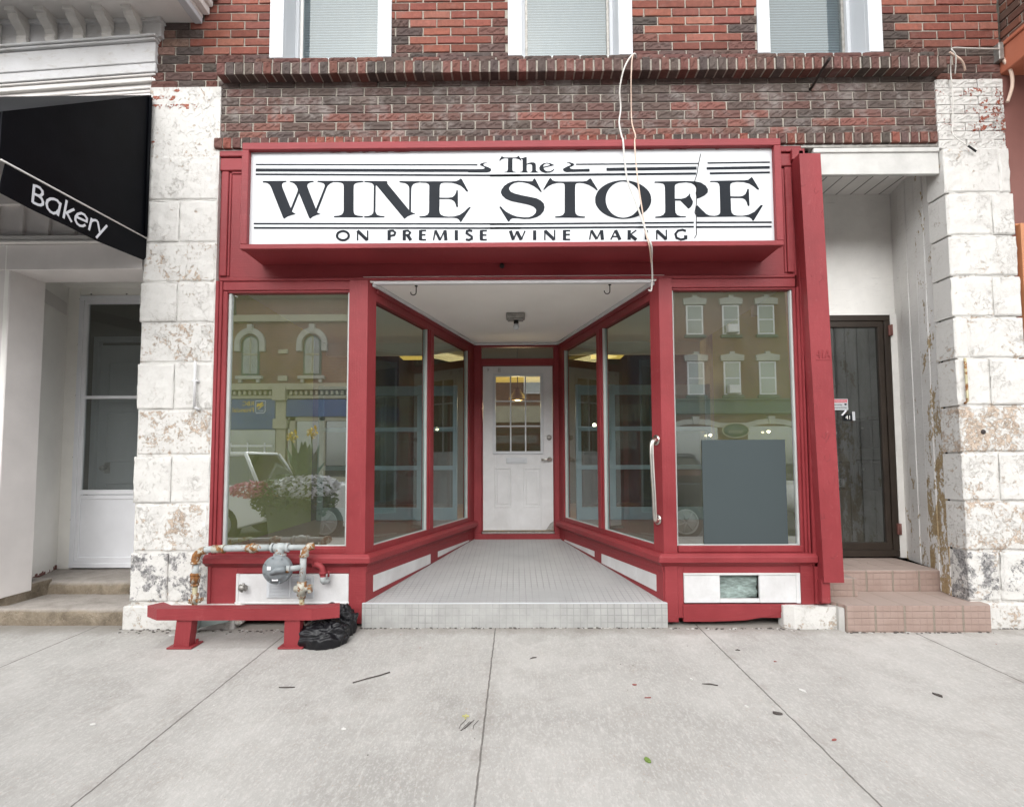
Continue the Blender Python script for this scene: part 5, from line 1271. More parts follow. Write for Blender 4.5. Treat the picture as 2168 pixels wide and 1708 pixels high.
# ================================================================== BAKERY (left neighbour)
root = thing('bakery_shopfront', 'pale grey bakery front with a bracketed wooden cornice and a recessed white door', 'shopfront', (-3.8, .1, 0))
BK = root
m = MB(); m.box(-7.5, -3.925, -.005, .30, .20, 2.775, .004); m.build('wall_post', 'greige_paint', root)
m = MB(); m.box(-7.5, -2.875, -.012, .28, 2.772, 2.975, .003); m.build('beam', 'greige_paint', root)
m = MB(); m.box(-7.5, -2.875, -.045, .02, 2.980, 2.998, .004); m.box(-7.5, -2.875, -.030, .02, 3.0, 3.045, .006); m.build('ledge_moulding', 'beige_paint', root)
m = MB(); m.box(-7.5, -2.862, .05, .30, 3.04, 4.9, .0)
x = -7.3
while x < -2.9: m.box(x, x+.032, .022, .052, 3.045, 3.40, .003); x += .212
m.box(-7.5, -2.875, .018, .052, 3.32, 3.42, .004); m.build('battened_panel', 'greige_paint', root)
m = MB(); m.prism([(-4.6, .26), (-2.85, .26), (-2.85, 1.1), (-4.6, 1.1)], 2.96, 3.0, 'z'); m.build('ceiling', 'cream_paint', root)
As, Bs = (-3.925, .0), (-4.330, .985); LS = math.hypot(Bs[0]-As[0], Bs[1]-As[1])
m = MB(); m.obox(As, Bs, 0, LS, -.04, .0, .20, 2.975, .003); m.build('side_panel', 'cream_paint', root)
m = MB(); m.obox(As, Bs, .02, LS-.06, 0, .012, 2.68, 2.80, .003); m.build('top_trim', 'beige_paint', root)
m = MB()
for _ in range(60):
    s_ = rnd.uniform(.05, LS-.02); z = .225+abs(rnd.gauss(0, .018)); w = rnd.uniform(.01, .05)
    m.obox(As, Bs, s_, s_+w, -.001, .0022, .215, z+rnd.uniform(0, .02), .0005)
m.build('worn_paint', 'brown_pink', root)
m = MB(); m.box(-4.40, -4.205, .975, 1.03, .225, 2.97, .004); m.box(-4.205, -2.85, .975, 1.03, 2.885, 2.97, .004); m.build('casing', 'cream_paint', root)
m = MB(); frame_(-4.200, -3.25, .245, 2.882, .045, .955, 1.0, m); frame_(-4.155, -3.30, .285, 2.84, .040, .962, .995, m)
m.box(-4.12, -3.3, .962, .992, 1.865, 1.895, .004); m.box(-4.12, -3.3, .962, .992, .940, .985, .004); m.box(-4.12, -3.3, .965, .99, .895, .935, .004); m.box(-4.12, -3.3, .960, .99, .285, .345, .004)
m.box(-4.12, -3.3, .975, .985, .34, .90, 0)
sdr = m.build('storm_door', 'alu_white', root)
m = MB(); m.poly([(-4.12, .98, .98), (-3.3, .98, .98), (-3.3, .98, 2.80), (-4.12, .98, 2.80)]); m.build('pane', 'glass_dim', sdr, fixn=False)
m = MB()
for zz in (2.85, 2.4, 1.9, 1.3, .7): m.lathe([(.001, -.008), (.006, -.006), (.007, 0)], (-4.208, .975, zz), 'y', 8)
for xx in (-4.1, -3.75, -3.4): m.lathe([(.001, -.008), (.006, -.006), (.007, 0)], (xx, .975, 2.90), 'y', 8)
m.build('screw', 'dull_metal', sdr)
m = MB(); m.box(-4.10, -3.2, 1.10, 1.14, .23, 2.42, .003); frame_(-4.13, -3.1, .23, 2.50, .05, 1.06, 1.12, m)
for z0, z1 in ((.40, 1.05), (1.25, 1.75), (1.85, 2.25)):
    for x0 in (-4.0, -3.6): frame_(x0, x0+.32, z0, z1, .015, 1.092, 1.11, m)
dd = m.build('inner_door', 'alu_white', root)
m = MB(); m.lathe([(.001, -.075), (.022, -.072), (.028, -.055), (.022, -.035), (.010, -.03), (.010, 0)], (-3.98, 1.10, 1.195), 'y', 18); m.box(-4.0, -3.945, 1.092, 1.10, 1.14, 1.25, .003); m.build('door_knob', 'steel', dd)
m = MB(); m.box(-7.5, -2.85, 1.16, 1.25, .2, 3.0, 0); m.box(-4.6, -4.42, 1.0, 1.2, .2, 3.0, 0); m.build('back_wall', 'dark_wall', root)
m = MB(); m.tube([(-4.31, .93, 2.78), (-4.31, .93, 2.70)], .014, 8); m.build('bracket_pin', 'cream_paint', root)
# small wall plate with a cut-off letter
me = text_me('A', .085, lambda u, v, w: (-3.985+u, -.008-w, 1.93+v), 'sign_black'); m = MB(); m.box(-4.02, -3.945, -.0075, -.004, 1.915, 2.015, .001)
rp = thing('number_plate', 'small beige wall plate with a black letter at the left edge', 'number plate', (-3.98, -.01, 1.93))
m.build('plate', 'beige_paint', rp); add_me(me, 'letter', rp)
# cornice
def czf(x, z):
    t_ = min(1, max(0, (z-4.60)/.2)); return (.066*(x+2.81)+.070)*(1-t_)+(.012)*t_
def czo(x): return .012
def cbox(mb, x0, x1, y0, y1, z0, z1, b=.004):
    y0 += .092 if y0 > -.5 else 0
    mb.box(x0, x1, y0, y1, z0, z1, b, xf=lambda p: (p[0], p[1], p[2]+czf(p[0], p[2])))
XR = -2.815
m = MB()
cbox(m, -7.5, XR, -.125, .06, 4.395, 4.562); cbox(m, -7.5, XR, -.118, .06, 4.318, 4.392); cbox(m, -7.5, XR+.01, -.150, .06, 4.562, 4.580); cbox(m, -7.5, XR+.02, -.165, .06, 4.582, 4.602)
cbox(m, -7.5, XR, -.128, .06, 4.602, 4.80); cbox(m, -7.5, XR, -.15, .06, 4.765, 4.80)
m.build('frieze', 'flaking_white', root)
m = MB()
cbox(m, -7.5, XR-.01, -.105, .06, 4.300, 4.317); cbox(m, -7.5, XR-.015, -.090, .06, 4.262, 4.300); cbox(m, -7.5, XR-.01, -.062, .06, 4.225, 4.262); cbox(m, -7.5, XR-.005, -.050, .06, 4.200, 4.224); cbox(m, -7.5, XR-.02, -.02, .06, 4.08, 4.200)
m.build('lower_moulding', 'beige_paint', root)
m = MB(); cbox(m, -7.5, -2.520, -.52, .0, 4.800, 4.84); m.build('cornice_soffit', 'beige_paint', root)
m = MB(); cbox(m, -2.518, -2.455, -.57, -.005, 4.775, 5.05, .006); cbox(m, -7.5, -2.52, -.57, -.52, 4.785, 5.05); m.build('crown_board', 'white_frame', root)
m = MB(); cbox(m, -2.450, -2.40, -.62, -.005, 4.86, 4.92); cbox(m, -2.44, -2.37, -.66, -.005, 4.92, 4.98, .01); cbox(m, -2.44, -2.33, -.70, -.005, 4.98, 5.1, .01); cbox(m, -2.458, -2.45, -.56, -.01, 4.83, 5.0, .002); m.build('crown_moulding', 'beige_paint', root)
for k in range(13):
    xc = -2.958-.228*k; m = MB()
    prof_ = [(-.128, 4.602), (-.150, 4.604), (-.158, 4.63), (-.152, 4.66), (-.165, 4.69), (-.20, 4.715), (-.228, 4.735), (-.236, 4.765), (-.262, 4.768), (-.262, 4.800), (-.128, 4.800)]
    prof_ = [(p[0]+.085, p[1]) for p in prof_]
    m.prism([(p[0], p[1]+czf(xc, p[1])) for p in prof_], xc-.039, xc+.039, 'x')
    for j in range(4):
        zz = 4.64+.035*j; m.box(xc+.039, xc+.0425, -.065-.02*j, -.043, zz+czf(xc, zz), zz+.012+czf(xc, zz), .001)
    m.build('bracket', 'bracket_paint', root)
m = MB(); cbox(m, XR-.01, XR+.045, -.13, .02, 4.60, 4.79, .006); cbox(m, XR-.01, XR+.06, -.16, .02, 4.765, 4.80, .004); m.build('end_block', 'flaking_white', root)
# concrete steps
root = thing('concrete_steps', 'two worn brown concrete steps up to the bakery side door', 'steps', (-3.7, .2, 0))
def rough_step(x0, x1, y0, y1, z0, z1, seed):
    m = MB(); n = 60; b = len(m.v); prof_ = [(y0, z0), (y0-.0, (z0+z1)/2), (y0+.004, z1-.03), (y0+.014, z1-.010), (y0+.035, z1), ((y0+y1)/2, z1), (y1, z1)]
    for i in range(n+1):
        x = x0+(x1-x0)*i/n
        for j, (y, z) in enumerate(prof_):
            d = mnoise.fractal(Vector((x*4, z*6+j, seed)), 1, 2, 4)*(.012 if j < 5 else .004); m.v.append((x, y+d*1.2, z+d*(.6 if j else 0)))
    k = len(prof_)
    for i in range(n):
        for j in range(k-1): a = b+i*k+j; m.face((a, a+k, a+k+1, a+1), (1, 1, 1), True)
    m.face([b+j for j in range(k)]+[]) if False else None
    m.box(x1-.02, x1, y0+.03, y1, z0, z1-.004, 0); m.box(x0, x0+.02, y0+.03, y1, z0, z1-.004, 0)
    m.build('step', 'step_concrete', root, fixn=True)
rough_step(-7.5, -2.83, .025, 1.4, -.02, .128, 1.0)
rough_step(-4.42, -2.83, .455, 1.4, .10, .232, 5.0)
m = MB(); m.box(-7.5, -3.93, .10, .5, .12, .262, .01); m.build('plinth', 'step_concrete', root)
# awning
root = thing('bakery_awning', 'black vinyl wedge awning over the bakery with white lettering on its side', 'awning', (-3.5, -.03, 3.2))
AXX = -2.835; YF = -1.178; YW = -.03
m = MB(); m.prism([(YW, 4.185), (YF, 3.245), (YF-.004, 2.965), (YW, 3.012)], AXX-.012, AXX, 'x'); m.build('side_panel', 'black_vinyl', root)
m = MB(); m.prism([(YW, 3.004), (YF+.03, 2.955), (YF, 2.775), (YF+.2, 2.773), (YF+.45, 2.785), (YF+.7, 2.790), (YW-.02, 2.83), (YW, 2.86)], AXX-.004, AXX+.004, 'x'); vl = m.build('side_valance', 'black_vinyl', root)
m = MB(); m.tube([(AXX+.006, YW, 3.010), (AXX+.006, YF, 2.962)], .0055, 8); m.build('piping', 'piping', root)
m = MB(); m.prism([(YW, 4.185), (YF, 3.245), (YF, 3.235), (YW, 4.172)], -7.5, AXX-.002, 'x'); m.box(-7.5, AXX-.012, YF-.006, YF+.004, 2.965, 3.243, .002); m.box(-7.5, AXX-.012, YF-.004, YF+.001, 2.775, 2.958, .001); m.build('roof_panel', 'black_vinyl', root)
mes = []
for i, s_ in enumerate(BAK):
    for j, q in enumerate(stroke(s_, .0150)): mes.append(curve_mesh('l', [q], (lambda u, v, w, k=(i*5+j*3) % 9: (AXX+.0055+.00015*k+w*.6, u, v)), 'text_grey', None))
join_me(mes, 'lettering', 'text_grey', vl)
m = MB(); m.tube([(AXX+.01, -.05, 4.15), (AXX+.01, -.05, 3.02)], .012, 8); m.build('frame_tube', 'black_vinyl', root)

# ================================================================== RIGHT NEIGHBOUR
root = thing('neighbour_building', 'projecting dark brick building with a terracotta fascia at the right edge', 'building', (5.2, .1, 0))
m = MB()
z = 4.545; k = 0
while z < 5.9:
    y = -1.6+(k % 2)*-PB/2
    while y < .02:
        a, b_ = max(y, -1.6), min(y+PB-.012, .02)
        if b_-a > .02:
            c = jit(rnd.choice([(.13, .06, .045), (.10, .055, .045), (.16, .065, .045)]))
            e = rnd.uniform(-.003, .003); m.box(3.985+e, 4.03, a, b_, z, z+HB-.011, .004, c)
        y += PB
    z += HB; k += 1
m.build('brick_wall', 'brick', root)
m = MB(); m.box(3.995, 7.5, -1.6, .3, 4.54, 5.92, 0); m.build('mortar_bed', 'mortar', root)
m = MB(); m.box(3.955, 7.5, -1.65, .03, 4.312, 4.515, .006); m.box(3.94, 7.5, -1.67, .03, 4.515, 4.548, .006); m.build('fascia', 'terracotta', root)
m = MB(); m.box(3.94, 7.5, .012, .3, 2.0, 4.32, 0); m.box(3.965, 4.015, .005, .03, 3.09, 4.31, .003); m.box(4.30, 4.31, .012, .03, 3.09, 4.31, .001); m.build('wall', 'brown_pink', root)
m = MB(); m.box(4.012, 4.048, -.03, .03, .0, 3.085, .004); m.box(4.0, 7.5, .0, .03, 3.075, 3.095, .003); m.build('corner_trim', 'orange_trim', root)
m = MB(); m.box(4.045, 7.5, .0, .025, .0, 3.075, 0); m.build('siding', 'siding', root)
m = MB(); m.tube(smooth([(3.945, -.03, 4.42), (3.985, -.05, 4.30), (3.99, -.05, 4.18), (3.965, -.03, 4.06)]), .012, 8); tag(m.build('cable', 'cable_tan'), 'short curved tan cable end at the right edge of the right pilaster', 'cable')
m = MB(); m.box(3.905, 3.945, -.05, .02, 4.40, 4.54, .004); tag(m.build('junction_box', 'dull_metal'), 'small grey metal clip box on the brick corner by the neighbouring building', 'box')

# ================================================================== INTERIOR
m = MB()
m.box(-2.62, 2.38, 2.262, 9.0, .20, .40, 0); struct(m.build('shop_floor', 'int_floor'))
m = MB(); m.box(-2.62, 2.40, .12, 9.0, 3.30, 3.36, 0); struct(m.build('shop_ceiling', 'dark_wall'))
root = thing('display_room', 'olive yellow room walls and pinkish board platforms seen through the shop windows', 'room', (0, 3, .3))
m = MB(); m.box(-2.36, -2.262, .11, 1.9, .3, 3.3, 0); m.box(2.34, 2.40, .11, 1.9, .3, 3.3, 0); m.build('side_wall', 'olive_wall', root)
m = MB()
m.prism([(-2.262, .07), (-1.09, .10), (-.50, 2.2), (-.45, 2.3), (-2.262, 2.3)], .50, .572, 'z'); m.prism([(2.34, .07), (1.21, .10), (.66, 2.2), (.60, 2.3), (2.34, 2.3)], .50, .578, 'z'); m.build('platform', 'display_floor', root)
m = MB()
m.prism([(-2.262, .10), (-1.10, .14), (-.47, 2.2), (-.45, 2.3), (-2.262, 2.3)], 2.70, 2.74, 'z'); m.prism([(2.34, .10), (1.21, .14), (.64, 2.2), (.60, 2.3), (2.34, 2.3)], 2.70, 2.74, 'z'); m.build('display_ceiling', 'soffit_white', root)
m = MB(); m.box(-2.26, -.45, 2.3, 2.35, 2.55, 3.3, 0); m.box(.6, 2.34, 2.3, 2.35, 2.55, 3.3, 0); m.box(-.46, .61, 2.262, 2.32, 2.67, 3.3, 0); m.build('header_wall', 'soffit_white', root)
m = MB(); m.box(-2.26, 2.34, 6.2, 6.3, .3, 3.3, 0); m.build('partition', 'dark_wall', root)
for sx, nm in ((-1, 'left'), (1, 'right')):
    r_ = thing('glazed_screen', 'pale blue framed glazed screen standing behind the %s display window' % nm, 'screen', (sx*1.35, 1.9, .57), 'glazed screens behind the display windows')
    X0, X1 = (-2.20, -.60) if sx < 0 else (.76, 2.30)
    m = MB()
    for x0, x1 in ((X0, X0+.06), ((-1.06 if sx < 0 else 1.13), (-.98 if sx < 0 else 1.21)), (X1-.05, X1)): m.box(x0, x1, 1.9, 1.95, .575, 2.12, .004)
    for z0, z1 in ((2.0, 2.11), (1.585, 1.635), (1.145, 1.195), (.580, .72)): m.box(X0, X1, 1.895, 1.945, z0, z1, .004)
    m.build('frame', 'screen_blue', r_)
    m = MB(); m.poly([(X0, 1.925, .6), (X1, 1.925, .6), (X1, 1.925, 2.1), (X0, 1.925, 2.1)]); m.build('pane', 'glass_dim', r_, fixn=False)
root = thing('ceiling_panel', 'glowing yellow ceiling light panels deep inside the shop', 'ceiling light', (0, 4.6, 3.2))
m = MB(); m.box(-2.0, -1.45, 3.0, 5.4, 3.10, 3.16, .004); m.box(1.45, 2.0, 3.0, 5.4, 3.10, 3.16, .004); m.box(-.9, .9, 5.6, 5.9, 2.75, 2.95, .004); m.build('diffuser', 'panel_glow', root)
root = thing('pendant_lamp', 'small warm glass pendant lamp hanging behind the white entrance door', 'lamp', (.10, 3.6, 2.2))
m = MB(); m.lathe([(.05, .14), (.06, .10), (.13, .02), (.145, -.03), (.14, -.035), (.12, .01), (.05, .09)], (.10, 3.6, 2.16), 'z', 24); m.build('shade', 'brass', root)
m = MB(); m.lathe([(.001, .05), (.03, .04), (.04, 0), (.03, -.035), (.001, -.045)], (.10, 3.6, 2.16), 'z', 16); m.build('bulb', 'spot_glow', root)
m = MB(); m.tube([(.10, 3.6, 2.3), (.10, 3.6, 3.3)], .008, 6); m.build('cord', 'rubber', root)
ld = bpy.data.lights.new('pendant_light', 'POINT'); ld.energy = 14; ld.color = (1, .72, .4); ld.shadow_soft_size = .08
lo = bpy.data.objects.new('pendant_light', ld); COL.objects.link(lo); lo.location = (.10, 3.6, 2.05)
for x, y, z in ((1.2, 3.4, 1.75), (.75, 3.8, 2.75)):
    m = MB(); m.lathe([(.001, .03), (.022, .02), (.028, 0), (.02, -.025), (.001, -.03)], (x, y, z), 'z', 12)
    tag(m.build('small_bulb', 'spot_glow'), 'tiny bright bulb hanging %s inside behind the right side windows' % ('low' if z < 2 else 'high'), 'bulb')
for x in (-1.7, 1.7):
    ld = bpy.data.lights.new('panel_light', 'AREA'); ld.energy = 7; ld.color = (1, .78, .38); ld.shape = 'RECTANGLE'; ld.size = .5; ld.size_y = 2.2
    lo = bpy.data.objects.new('panel_light', ld); COL.objects.link(lo); lo.location = (x, 4.2, 3.08)

# ================================================================== ACROSS THE STREET (seen mirrored in the glass)
YB = -19.9
def far_wall_mat(name, c1, c2, mort):
    t = NT(name)
    bt = t.n('ShaderNodeTexBrick'); t.put(bt.inputs['Vector'], t.mapv((1, 1, 1), rot=(R(90), 0, 0)))
    bt.inputs['Scale'].default_value = 1; bt.inputs['Brick Width'].default_value = .22; bt.inputs['Row Height'].default_value = .075; bt.inputs['Mortar Size'].default_value = .008
    t.put(bt.inputs['Color1'], c1); t.put(bt.inputs['Color2'], c2); t.put(bt.inputs['Mortar'], mort)
    c = t.mix(t.rng(t.noise(1.5, 5), .35, .7), bt.outputs[0], t.mix(1, bt.outputs[0], (.75, .7, .7), 'MULTIPLY'))
    t.bsdf(c, .85); M[name] = t.m
far_wall_mat('far_brick', (.20, .085, .058), (.145, .06, .044), (.20, .16, .13)); far_wall_mat('far_brick2', (.17, .075, .054), (.12, .052, .042), (.16, .125, .10))
def fbox(mb, x0, x1, z0, z1, o0, o1=0., b=.01): mb.box(x0, x1, YB-o1, YB+o0, z0, z1, b)
# bank
root = thing('bank_building', 'red brick bank with arched stone-hooded windows mirrored in the left window', 'building', (-11, YB, 0))
m = MB(); m.box(-24, -5.6, YB-6, YB, -.15, 9.0, 0); m.build('wall', 'far_brick', root)
m = MB()
fbox(m, -24, -5.5, 7.80, 8.12, .22); fbox(m, -24, -5.5, 8.95, 9.3, .5); fbox(m, -24, -5.5, 4.55, 4.85, .35); fbox(m, -24, -5.5, 4.15, 4.30, .18)
x = -16.0
while x < -5.7: fbox(m, x, x+.12, 4.32, 4.5, .26); x += .24
for x in (-15.4, -10.9, -5.9): fbox(m, x-.3, x+.3, 4.05, 4.7, .45); fbox(m, x-.24, x+.24, 3.2, 4.05, .2); fbox(m, x-.32, x+.32, 2.75, 3.2, .3); fbox(m, x-.22, x+.22, -.1, 2.75, .15); fbox(m, x-.22, x+.22, 5.0, 5.25, .1); fbox(m, x-.22, x+.22, 6.3, 6.5, .1)
m.build('stone_trim', 'stone_cream', root)
for xc in (-15.4, -12.46, -9.53, -7.1):
    m = MB(); pts = [(-.43, 5.28), (.43, 5.28)]+[(.43*math.cos(a), 6.75+.43*math.sin(a)) for a in [PI*k/12 for k in range(13)]]
    m.prism([(xc+u, v) for u, v in pts], YB-.1, YB+.03, 'y'); wn_ = m.build('window', 'green_wood', root)
    m = MB(); pts = [(-.34, 5.36), (.34, 5.36)]+[(.34*math.cos(a), 6.75+.34*math.sin(a)) for a in [PI*k/12 for k in range(13)]]
    m.prism([(xc+u, v) for u, v in pts], YB+.03, YB+.04, 'y'); m.build('pane', 'far_glass', wn_)
    m = MB(); m.box(xc-.02, xc+.02, YB+.035, YB+.06, 5.36, 7.09, 0); m.box(xc-.34, xc+.34, YB+.035, YB+.07, 6.22, 6.30, 0); m.build('glazing_bar', 'stone_cream', wn_)
    m = MB()
    out = [(.72*math.cos(a), 6.78+.74*math.sin(a)) for a in [PI*k/14 for k in range(15)]]; inn = [(.47*math.cos(a), 6.78+.47*math.sin(a)) for a in [PI*k/14 for k in range(15)]]
    m.prism([(xc+u, v) for u, v in out+inn[::-1]], YB, YB+.16, 'y'); fbox(m, xc-.72, xc-.46, 6.4, 6.8, .16); fbox(m, xc+.46, xc+.72, 6.4, 6.8, .16); fbox(m, xc-.12, xc+.12, 7.3, 7.68, .2)
    fbox(m, xc-.62, xc+.62, 5.08, 5.24, .2); fbox(m, xc-.5, xc-.35, 4.92, 5.08, .15); fbox(m, xc+.35, xc+.5, 4.92, 5.08, .15); m.build('stone_hood', 'stone_grey', root)
m = MB(); fbox(m, -15.1, -11.15, 2.72, 4.12, .25); sg = m.build('sign_band', 'sign_blue', root)
m = MB(); fbox(m, -10.62, -6.2, 3.30, 4.10, .25); m.build('sign_band', 'sign_blue', root)
# the sign is read the right way round in the street, mirrored in the glass
def ft(s_, size, x, z, mat_, al='LEFT'): return text_me(s_, size, lambda u, v, w: (x-u, YB+.262+w, z+v), mat_, al)
join_me([ft('RBC', .30, -12.10, 3.82, 'yellow_paint'), ft('Financial', .30, -12.10, 3.52, 'yellow_paint')], 'sign_lettering', 'yellow_paint', sg)
m = MB(); m.prism([(-12.05, 3.55), (-12.0, 3.46), (-11.65, 3.46), (-11.58, 3.55), (-11.58, 4.05), (-12.05, 4.05)], YB+.25, YB+.265, 'y'); m.build('logo_border', 'white_frame', sg)
m = MB(); m.prism([(-12.02, 3.56), (-11.98, 3.49), (-11.66, 3.49), (-11.61, 3.56), (-11.61, 4.02), (-12.02, 4.02)], YB+.26, YB+.272, 'y'); m.build('logo_field', 'sign_blue', sg)
m = MB(); m.prism([(-11.98, 3.72), (-11.90, 3.80), (-11.80, 3.78), (-11.68, 3.95), (-11.74, 3.99), (-11.84, 3.90), (-11.92, 3.93), (-11.99, 3.85)], YB+.270, YB+.278, 'y'); m.prism([(-11.95, 3.66), (-11.66, 3.88), (-11.64, 3.84), (-11.9, 3.64)], YB+.27, YB+.28, 'y'); m.build('logo_emblem', 'yellow_paint', sg)
add_me(ft('RBC', .12, -11.67, 3.53, 'white_frame'), 'logo_letters', sg).data.transform(Matrix.Translation((0, .015, 0)))
m = MB(); fbox(m, -15.0, -11.2, -.1, 2.7, .05, .0, 0); fbox(m, -10.6, -6.2, -.1, 3.25, .05, 0, 0); m.build('shop_glazing', 'car_glass', root)
m = MB()
for x in (-14.6, -13.3, -12.5, -11.7): fbox(m, x, x+.07, 0, 2.1, .1)
fbox(m, -14.6, -11.3, 1.9, 2.0, .12); m.build('door_frames', 'white_paint', root)
m = MB()
for x in (-10.5, -9.1, -7.6, -6.3): fbox(m, x, x+.28, 0, 3.3, .15)
fbox(m, -10.5, -6.1, 3.1, 3.3, .15); fbox(m, -10.5, -6.1, 0, .5, .14); m.build('posts', 'stone_cream', root)
# lower building in the middle
root = thing('street_row_building', 'plain two-storey brick row building opposite the shop between the bank and the three-storey block', 'building', (0, YB, 0))
m = MB(); m.box(-5.4, 7.0, YB-6, YB-.1, -.15, 8.0, 0); m.build('wall', 'far_brick2', root)
m = MB(); fbox(m, -5.4, 7.0, 3.3, 4.2, .3, .1); fbox(m, -5.4, 7.0, 7.7, 8.1, .4, .1); m.build('stone_trim', 'stone_cream', root)
for x in (-4.2, -1.6, 1.0, 3.6, 5.8):
    m = MB(); fbox(m, x-.5, x+.5, 4.9, 6.8, .04, .1); w_ = m.build('window', 'white_paint', root)
    m = MB(); fbox(m, x-.42, x+.42, 5.0, 6.7, .05, 0, 0); m.build('pane', 'car_glass', w_)
m = MB(); fbox(m, -5.0, 6.6, .4, 3.0, .0, .0, 0) if False else m.box(-5.0, 6.6, YB-.1, YB-.04, .4, 3.0, 0); m.build('shop_glazing', 'car_glass', root)
# three-storey block
root = thing('corner_block', 'three-storey brown brick block with white sash windows mirrored in the right window', 'building', (10, YB, 0))
m = MB(); m.box(7.1, 22, YB-6, YB, -.15, 9.25, 0); m.build('wall', 'far_brick2', root)
m = MB(); fbox(m, 7.1, 22, 3.35, 3.98, .35); fbox(m, 7.1, 22, 9.1, 9.6, .5); fbox(m, 7.1, 22, 3.95, 4.02, .5); m.build('cornice', 'green_wood', root)
cols = (8.5, 10.2, 11.85, 13.5, 15.2)
for zi, (z0, z1) in enumerate(((7.10, 8.50), (4.25, 5.82))):
    for k, xc in enumerate(cols):
        m = MB(); fbox(m, xc-.40, xc+.40, z0, z1, .03); w_ = m.build('window', 'white_paint', root)
        m = MB(); zc = (z0+z1)/2; fbox(m, xc-.32, xc+.32, z0+.07, zc-.03, .04, 0, 0); fbox(m, xc-.32, xc+.32, zc+.03, z1-.07, .04, 0, 0); m.build('pane', 'far_glass', w_)
        if k == 1: m = MB(); fbox(m, xc-.26, xc+.26, z0+.04, z0+.42, .35); fbox(m, xc-.2, xc+.2, z0+.08, z0+.38, .36); m.build('air_conditioner', 'white_paint', w_)
        m = MB(); m.prism([(xc-.52, z1+.02), (xc+.52, z1+.02), (xc+.55, z1+.28), (xc+.12, z1+.36), (xc+.10, z1+.46), (xc-.10, z1+.46), (xc-.12, z1+.36), (xc-.55, z1+.28)], YB, YB+.12, 'y'); m.build('lintel', 'stone_grey', root)
        m = MB(); fbox(m, xc-.5, xc+.5, z0-.16, z0-.02, .12); m.build('sill', 'green_wood', root)
m = MB(); 
for xa in (8.4, 11.9, 15.4):
    out = [(xa-1.75, 2.92), (xa-1.1, 2.94), (xa-.6, 3.08), (xa, 3.14), (xa+.6, 3.08), (xa+1.1, 2.94), (xa+1.75, 2.92)]; inn = [(xa+1.75, 2.72), (xa+1.05, 2.72), (xa+.6, 2.84), (xa, 2.90), (xa-.6, 2.84), (xa-1.05, 2.72), (xa-1.75, 2.72)]
    m.prism(out+inn, YB, YB+.14, 'y'); m.prism([(xa-.12, 2.88), (xa+.12, 2.88), (xa+.16, 3.24), (xa-.16, 3.24)], YB, YB+.2, 'y')
m.build('stone_arches', 'stone_grey', root)
m = MB()
for xa in (8.4, 11.9, 15.4): fbox(m, xa-1.05, xa+1.05, 0, 2.78, .02, 0, 0)
m.build('shop_glazing', 'car_glass', root)
m = MB(); m.lathe([(.001, 0), (.62, 0), (.62, .05), (.001, .05)], (0, 0, 0), 'y', 40)
for i, v in enumerate(m.v): m.v[i] = (10.17+v[0], YB+.25+v[1], 2.57+v[2]*.56)
root = thing('oval_sign', 'dark green oval shop sign with a gold rim hanging across the street', 'sign', (10.17, YB+.3, 2.57))
m.build('board', 'green_wood', root)
m = MB(); pts = [(10.17+.60*math.cos(a), YB+.30, 2.57+.335*math.sin(a)) for a in [2*PI*k/40 for k in range(41)]]; m.tube(pts, .028, 8, cap=False); m.build('rim', 'stone_cream', root)
add_me(text_me('tattoo', .26, lambda u, v, w: (10.17-u, YB+.305+w, 2.45+v), 'stone_cream'), 'lettering', root)
for i, (x, z) in enumerate(((11.67, 2.5), (9.0, 2.35))):
    m = MB(); m.lathe([(.001, .06), (.06, .04), (.07, 0), (.001, -.06)], (x, YB+.3, z), 'z', 12); tag(m.build('lit_bulb', 'spot_glow'), ('lit lamp under the right arch of the block across the street', 'lit lamp under the left arch of the block across the street')[i], 'lamp')

